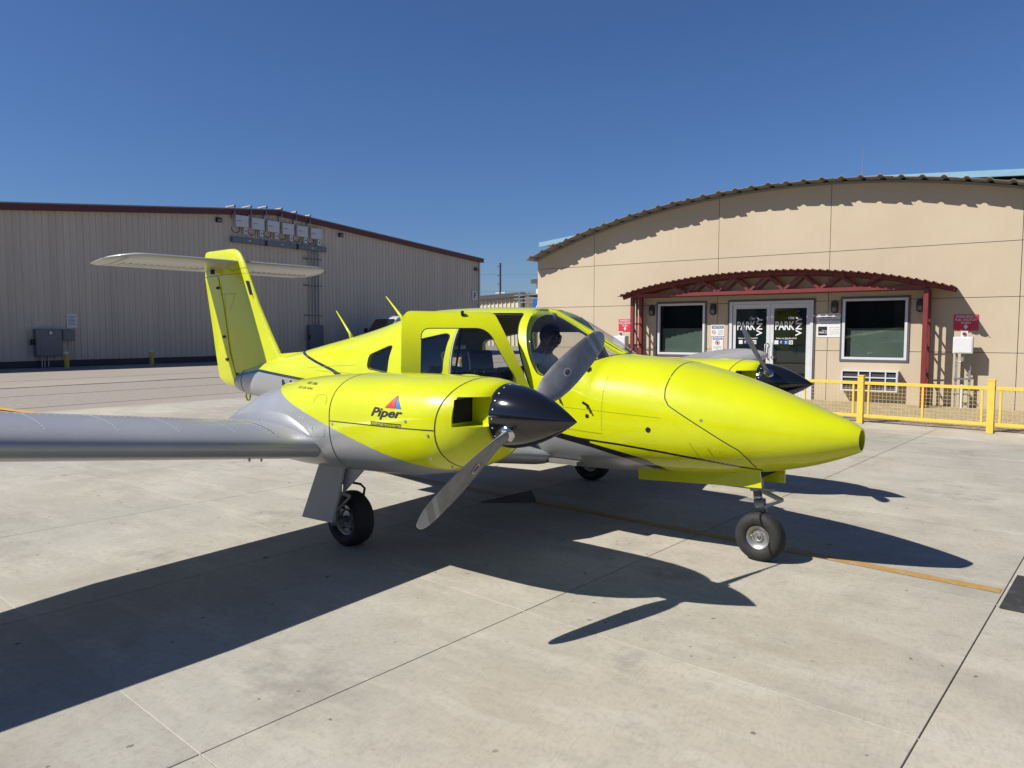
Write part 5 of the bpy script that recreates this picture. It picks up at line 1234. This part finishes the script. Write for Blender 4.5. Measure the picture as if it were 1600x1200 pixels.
    tp = [(.118, -.052), (.125, -.070), (.150, -.084), (.185, -.082), (.203, -.062), (.209, -.03), (.210, 0), (.209, .03), (.203, .062), (.183, .082), (.150, .084), (.125, .070), (.118, .052)]
    # tyre sits on the ground: flatten its lowest part slightly
    ty = MB().lathe(tp + [tp[0]], tuple(axl), 'y', 44)
    ty.v = [(p[0], p[1], max(p[2], .001)) for p in ty.v]; ty.build('tyre', M['rubber'], lg, smooth=True)
    rm = MB().lathe([(.0, -s * .0 + s * .050), (.028, s * .050), (.030, s * .038), (.062, s * .030), (.070, s * .045), (.078, s * .030), (.100, s * .030), (.112, s * .052), (.122, s * .056), (.122, s * .02), (.110, 0), (.110, -s * .05), (0, -s * .05)], tuple(axl), 'y', 30); rm.build('rim', M['rim'], lg, auto=40)
    hb_ = MB()
    for k in range(6): a = k * math.pi / 3; hb_.lathe([(.0, s * .040), (.010, s * .040), (.010, s * .028)], (axl.x + .088 * math.cos(a), wy, axl.z + .088 * math.sin(a)), 'y', 8)
    hb_.build('rim_bolts', M['seam_dark'], lg, fix=False)
    gd = MB().prism([(.055, .70), (.34, .70), (.235, .275), (-.125, .262)], s * 1.93, s * 1.948); gd.v = [(x, y + s * (.70 - z) * .10, z) for x, y, z in gd.v]; gd.build('gear_door', M['geardoor'], lg)
    MB().prism([(.30, .70), (.52, .685), (.27, .48)], s * 1.905, s * 1.917).build('gear_door', M['geardoor'], lg)
    MB().bar((.20, s * 1.935, .55), (.05, s * 1.77, .50), .02).build('door_link', M['strut'], lg)
    if s == -1:
        yf = lambda x, z: cy - nac_y(x, z) - .0015
        surf_text('lettering', 'Piper', 1.05, 1.315, 1.108, 1.178, yf, M['ink'], nac, .012, shear=.28, bold=.028)
        for pts, mt in (([(1.165, 1.180), (1.250, 1.180), (1.236, 1.255)], 'red_dec'), ([(1.254, 1.180), (1.298, 1.180), (1.239, 1.255)], 'blue_dec')):
            bm_obj('emblem', patch(pts, lambda x, z: yf(x, z) - .001, .012), M[mt], nac)
        P = [(x, yf(x, 1.090), 1.090) for x in np.linspace(1.05, 1.31, 8)]; v, f = ribbon(P, [(0, -1, 0)] * 8, .004); mesh('underline', v, f, M['ink'], nac)
        v, f = fit_text('BUILDING ON EXCELLENCE', 1.05, 1.31, 1.068, 1.084, shear=.2, bold=.01); mesh('lettering', [(p[0], yf(*p), p[1]) for p in v], f, M['ink'], nac)
        for i, tx in enumerate(('FUEL 100LL', '55 US GAL')):
            v, f = fit_text(tx, .20 - i * .05, .36, 1.272 - i * .03, 1.286 - i * .03, bold=.01); mesh('lettering', [(p[0], yf(*p), p[1]) for p in v], f, M['ink'], nac)

# ---- tail
def vsec(z, le, te, t, f0, f1, n=14):
    c = le - te; xs = [f0 + (f1 - f0) * (1 - math.cos(math.pi * k / n)) / 2 for k in range(n + 1)]
    yt = lambda x: 5 * t * c * (.2969 * math.sqrt(max(x, 0)) - .126 * x - .3516 * x * x + .2843 * x ** 3 - .1036 * x ** 4)
    return [(le - x * c, yt(x), z) for x in xs[::-1]] + [(le - x * c, -yt(x), z) for x in xs[(1 if f0 == 0 else 0):(-1 if f1 == 1 else None)]]
FINS = [(1.10, -3.16, -4.95, .10), (1.36, -3.40, -4.98, .10), (1.62, -3.60, -5.04, .10), (2.0, -3.87, -5.13, .10), (2.38, -4.09, -5.22, .10), (2.54, -4.19, -5.225, .10), (2.64, -4.27, -5.22, .10), (2.69, -4.34, -5.20, .085), (2.715, -4.43, -5.17, .055), (2.722, -4.55, -5.10, .02)]
def hf(z): return float(np.interp(z, [1.10, 2.38, 2.54], [.72, .64, .64]))
fin = None
rg = [vsec(z, le, te, t, 0, hf(z) if z < 2.40 else 1.0) for z, le, te, t in FINS]
n0 = len(rg[0])
low = [vsec(z, le, te, t, 0, hf(z)) for z, le, te, t in FINS[:5]]; v, f = loft(low); fin = mesh('fin', v, f, M['yellow'], plane)
top = [vsec(z, le, te, t, 0, 1.0) for z, le, te, t in [(2.384, -4.092, -5.22, .10)] + FINS[5:]]; v, f = loft(top); ft = mesh('fin_cap', v, f, M['yellow'], fin)
for o in (fin, ft):
    b_ = bmesh.new(); b_.from_mesh(o.data); bmesh.ops.recalc_face_normals(b_, faces=b_.faces[:]); b_.to_mesh(o.data); b_.free(); autosmooth(o, 45)
RUD = [(.885, -4.35, -4.38, .10), (.93, -4.36, -4.72, .10), (1.02, -4.38, -4.90, .10), (1.36, -4.545, -4.985, .10), (1.62, -4.60, -5.04, .10), (2.0, -4.69, -5.13, .10), (2.375, -4.822, -5.22, .10)]
rr2 = []
for z, h, te, _ in RUD:
    w0 = float(np.interp(z, [.885, 1.02, 2.4], [.012, .062, .048])); xs = np.linspace(h + .03, te, 9)
    rr2.append([(x, w0 * (1 - (max(h - x, 0) / max(h - te, .01)) ** 1.3) + .003, z) for x in xs] + [(x, -w0 * (1 - (max(h - x, 0) / max(h - te, .01)) ** 1.3) - .003, z) for x in xs[::-1]])
v, f = loft(rr2); rud = mesh('rudder', v, f, M['yellow'], plane); b_ = bmesh.new(); b_.from_mesh(rud.data); bmesh.ops.recalc_face_normals(b_, faces=b_.faces[:]); b_.to_mesh(rud.data); b_.free(); autosmooth(rud, 40)
for z in (2.20, 1.55, 1.25): MB().box(-4.80 + (2.2 - z) * .2, -4.74 + (2.2 - z) * .2, -.075, -.055, z, z + .035, .006).build('hinge_bracket', M['seam_dark'], rud)
def finline(pts, nm='panel_line', w=.005):
    def yy(x, z):
        i = [q[0] for q in FINS]; le = float(np.interp(z, i, [q[1] for q in FINS])); te = float(np.interp(z, i, [q[2] for q in FINS])); c = le - te; x_ = (le - x) / c
        return 5 * .10 * c * (.2969 * math.sqrt(max(x_, 0)) - .126 * x_ - .3516 * x_ ** 2 + .2843 * x_ ** 3 - .1036 * x_ ** 4)
    P = []
    for (a, b), (c, d) in zip(pts[:-1], pts[1:]): P += [(a + (c - a) * k / 6, b + (d - b) * k / 6) for k in range(7)]
    P = [(x, -yy(x, z) - .001, z) for x, z in P]; v, f = ribbon(P, [(0, -1, 0)] * len(P), w); mesh(nm, v, f, M['seam'], fin)
finline([(-4.72, 2.13), (-4.32, 2.13), (-4.50, 1.88)]); finline([(-4.12, 2.46), (-4.4, 2.42), (-4.6, 2.50), (-5.1, 2.50)], w=.007); finline([(-4.62, 2.13), (-4.60, 1.88), (-4.8, 1.88)])
MB().bar((-3.97, -.045, 2.10), (-4.06, -.045, 2.28), .05, .01).build('fin_light', M['lens'], fin)
# dorsal strake
MB().prism([(-3.42, 1.36), (-2.55, 1.42), (-2.3, 1.40), (-2.5, 1.30), (-3.42, 1.22)], -.03, .03).build('dorsal_strake', M['yellow'], fin)
# stabilator on top of the fin
rings = []
for a in [-1.52, -1.505, -1.47, -1.40, -1.30] + list(np.linspace(-1.2, 1.2, 13)) + [1.30, 1.40, 1.47, 1.505, 1.52]:
    q = abs(a); le = -4.28 - (0 if q < 1.18 else .42 * ((q - 1.18) / .34) ** 2.2); te = -5.20 + (0 if q < 1.40 else .10 * ((q - 1.40) / .12)); t = .085 if q < 1.47 else .085 * max(.25, 1 - (q - 1.47) / .06)
    c = le - te
    rings.append([(le - x * c, a, 2.54 - .09 * ((-4.28 - (le - x * c)) / .92) + y * c) for x, y in airfoil(t, 18, 0)])
v, f = loft(rings); stb = mesh('stabilator', v, f, M['stab'], plane); b_ = bmesh.new(); b_.from_mesh(stb.data); bmesh.ops.recalc_face_normals(b_, faces=b_.faces[:]); b_.to_mesh(stb.data); b_.free(); autosmooth(stb, 45)
def stz(x, c=1): xf = (-4.28 - x) / .92; return 2.54 - .09 * xf - 5 * .085 * .92 * (.2969 * math.sqrt(xf) - .126 * xf - .3516 * xf ** 2 + .2843 * xf ** 3 - .1036 * xf ** 4)
for sg in (-1, 1):
    for k in range(13):
        y0 = sg * (.28 + k * .082); P = [(x, y0, stz(x)) for x in np.linspace(-4.72, -4.92, 5)]
        MB().tube([(p[0], p[1], p[2] - .001) for p in P], .007, 5).build('stiffener_bead', M['stab'], stb, smooth=True)
    P = [(-4.97, sg * y, stz(-4.97)) for y in np.linspace(.2, 1.36, 10)]; v, f = ribbon(P, [(0, 0, -1)] * 10, .010); mesh('tab_gap', v, f, M['seam_dark'], stb)
    P = [(x, sg * 1.37, stz(x)) for x in np.linspace(-4.36, -5.15, 10)]; v, f = ribbon(P, [(0, 0, -1)] * 10, .008); mesh('tip_seam', v, f, M['seam_dark'], stb)
    MB().box(-4.86, -4.80, sg * .10 - .02, sg * .10 + .02, 2.40, 2.46, .008).build('hinge_fitting', M['seam_dark'], stb)

for o in (fin, rud, stb): o.location.x = -.085
# ---- nose gear
NX = 2.55
ng = MB().tube([(NX - .05, 0, .66), (NX - .03, 0, .50)], .048, 12).tube([(NX - .03, 0, .50), (NX - .01, 0, .40)], .030, 12).tube([(NX - .01, 0, .44), (NX - .005, 0, .38)], .042, 12)
ng.build('nose_gear_leg', M['strut'], plane, smooth=True); ng = plane.children[-1] if False else [o for o in plane.children if o.name.startswith('nose_gear_leg')][0]
MB().tube([(NX - .026, 0, .475), (NX - .018, 0, .43)], .0315, 12).build('oleo_piston', M['chrome'], ng, smooth=True)
for q in (1,):
    MB().tube([(NX - .005, q * .03, .385), (NX - .002, q * .085, .36), (NX + .0, q * .088, .18)], [.018, .018, .016], 8).build('fork', M['strut'], ng, smooth=True)
MB().bar((NX + .01, 0, .50), (NX + .15, 0, .45), .05, .02).bar((NX + .15, 0, .45), (NX + .03, 0, .39), .045, .02).build('torque_link', M['strut'], ng)
MB().bar((NX - .32, 0, .64), (NX - .04, 0, .52), .035).bar((NX - .1, -.10, .56), (NX - .1, .10, .56), .03).bar((NX + .0, -.08, .53), (NX + .12, -.08, .53), .02).build('drag_brace', M['strut'], ng)
tp = [(.078, -.040), (.086, -.055), (.110, -.066), (.145, -.064), (.166, -.048), (.174, -.024), (.175, 0), (.174, .024), (.166, .048), (.145, .064), (.110, .066), (.086, .055), (.078, .040)]
ty = MB().lathe(tp + [tp[0]], (NX, 0, .172), 'y', 44); ty.v = [(p[0], p[1], max(p[2], .001)) for p in ty.v]; ty.build('tyre', M['rubber'], ng, smooth=True)
for q in (-1, 1):
    MB().lathe([(.0, q * .040), (.012, q * .040), (.013, q * .030), (.030, q * .036), (.034, q * .026), (.052, q * .024), (.060, q * .036), (.074, q * .046), (.084, q * .050), (.084, q * .01), (0, q * .01)], (NX, 0, .172), 'y', 30).build('rim', M['rim'], ng, auto=40)
MB().lathe([(.0, -.052), (.006, -.052), (.006, -.034)], (NX - .045, 0, .180), 'y', 8).build('valve', M['bollard'], ng, fix=False)
MB().lathe([(.0, -.0415), (.007, -.0415)], (NX, 0, .172), 'y', 10).build('axle_bore', M['hole'], ng, fix=False)
for q, P in ((-1, [(1.64, .60), (1.65, .492), (2.615, .553), (2.60, .68)]), (1, [(1.64, .60), (1.65, .50), (2.66, .545), (2.66, .66)])):
    g_ = MB().prism(P, q * .150, q * .164); g_.build('nose_gear_door', M['yellow'], plane)
MB().prism([(1.75, .60), (2.60, .62), (2.60, .66), (1.75, .63)], -.145, .145).build('nose_gear_well', M['hole'], plane)

# ================================================================== PILOT
def skin_person():
    V = []; E_ = []; Rr = []
    def add(p, r, par=None):
        V.append(p); Rr.append(r if isinstance(r, tuple) else (r, r)); i = len(V) - 1
        if par is not None: E_.append((par, i))
        return i
    pel = add((.20, .28, .97), (.15, .12)); bel = add((.23, .28, 1.10), (.145, .115), pel); che = add((.29, .28, 1.27), (.16, .12), bel); cl = add((.345, .28, 1.385), (.115, .085), che)
    nk = add((.395, .28, 1.46), .055, cl); hd = add((.455, .28, 1.550), (.086, .092), nk); cr = add((.468, .28, 1.610), (.084, .096), hd)
    fa = add((.500, .28, 1.560), (.066, .066), hd); chn = add((.528, .28, 1.505), (.040, .042), fa); nose = add((.562, .28, 1.555), (.015, .014), fa)
    for q in (-1, 1): e1 = add((.455, .28 + q * .085, 1.565), (.016, .022), hd)
    for q in (-1, 1):
        sh = add((.345, .28 + q * .175, 1.355), (.072, .066), cl)
        el = add((.46 if q < 0 else .50, .28 + q * .27, 1.135), (.048, .046), sh); wr = add((.70, .28 + q * .20, 1.06 if q < 0 else 1.10), (.030, .034), el)
        pm = add((.765, .28 + q * .18, 1.065 if q < 0 else 1.11), (.024, .040), wr)
        for k in range(4):
            d = (k - 1.5) * .020; a = add((.805, .28 + q * .18 + d, 1.075 if q < 0 else 1.12), .010, pm); b = add((.835 - abs(k - 1.5) * .006, .28 + q * .18 + d, 1.060 if q < 0 else 1.10), .009, a); c = add((.830, .28 + q * .18 + d, 1.035 if q < 0 else 1.075), .008, b)
        t1 = add((.760, .28 + q * .18 - q * .045, 1.055 if q < 0 else 1.10), .011, pm); add((.790, .28 + q * .18 - q * .055, 1.045 if q < 0 else 1.085), .009, t1)
        hip = add((.26, .28 + q * .09, .945), (.085, .085), pel); kn = add((.68, .28 + q * .13, .98), (.062, .062), hip); an = add((.88, .28 + q * .13, .72), (.042, .042), kn); to = add((1.0, .28 + q * .13, .675), (.038, .032), an)
    me = bpy.data.meshes.new('person'); me.from_pydata(V, E_, []); o = bpy.data.objects.new('person', me); COL.objects.link(o)
    md = o.modifiers.new('skin', 'SKIN'); md.use_smooth_shade = True
    if not me.skin_vertices: me.attributes if False else None
    sk = me.skin_vertices[0].data
    for i, r_ in enumerate(Rr): sk[i].radius = r_; sk[i].use_root = (i == 0)
    ss = o.modifiers.new('sub', 'SUBSURF'); ss.levels = 2; ss.render_levels = 2
    bpy.context.view_layer.update(); dg = bpy.context.evaluated_depsgraph_get(); nm = bpy.data.meshes.new_from_object(o.evaluated_get(dg)); o.modifiers.clear(); o.data = nm; bpy.data.meshes.remove(me)
    for m_ in ('skin', 'shirt', 'trouser'): nm.materials.append(M[m_])
    for p in nm.polygons:
        c = p.center; mi = 0
        if c.z < 1.0 and c.x < 1.1: mi = 2
        if c.z >= 1.0 and c.z < 1.44 and c.x < .44: mi = 1
        if abs(c.y - .28) > .14 and c.x < .56 and c.z > 1.0: mi = 1
        if c.x > .56 and c.z > 1.0: mi = 0
        p.material_index = mi
    nm.shade_smooth(); return o
try:
    person = skin_person()
except Exception as ex:
    print('PERSON FAILED', ex); person = None
if person:
    person.location = AC_LOC; person.rotation_euler = (0, 0, AC_ROT)
    tag(person, 'person in white shirt seated in the cockpit, head bowed forward', 'person')
    hb3 = bmesh.new(); bmesh.ops.create_uvsphere(hb3, u_segments=24, v_segments=16, radius=1)
    for p in hb3.verts: p.co = Vector((.452 + p.co.x * .104, .28 + p.co.y * .094, 1.592 + p.co.z * .108))
    kill = [p for p in hb3.verts if (p.co.x > .505 and p.co.z < 1.625) or (p.co.x > .43 and p.co.z < 1.57) or (p.co.z < 1.52)]
    bmesh.ops.delete(hb3, geom=kill, context='VERTS'); bm_obj('hair', hb3, M['hair'], person, True)
    for q in (-1, 1):
        e_ = MB().lathe([(.0, -.008), (.006, -.005), (.008, 0), (.006, .005), (0, .008)], (.545, .28 + q * .030, 1.578), 'x', 10).build('eye', M['white'], person, smooth=True)
        MB().tube([(.548, .28 + q * .015, 1.594), (.540, .28 + q * .045, 1.594)], .004, 5).build('eyebrow', M['hair'], person)
    MB().tube([(.551, .262, 1.522), (.557, .28, 1.521), (.551, .298, 1.522)], .004, 5).build('mouth', M['red_brown'], person)
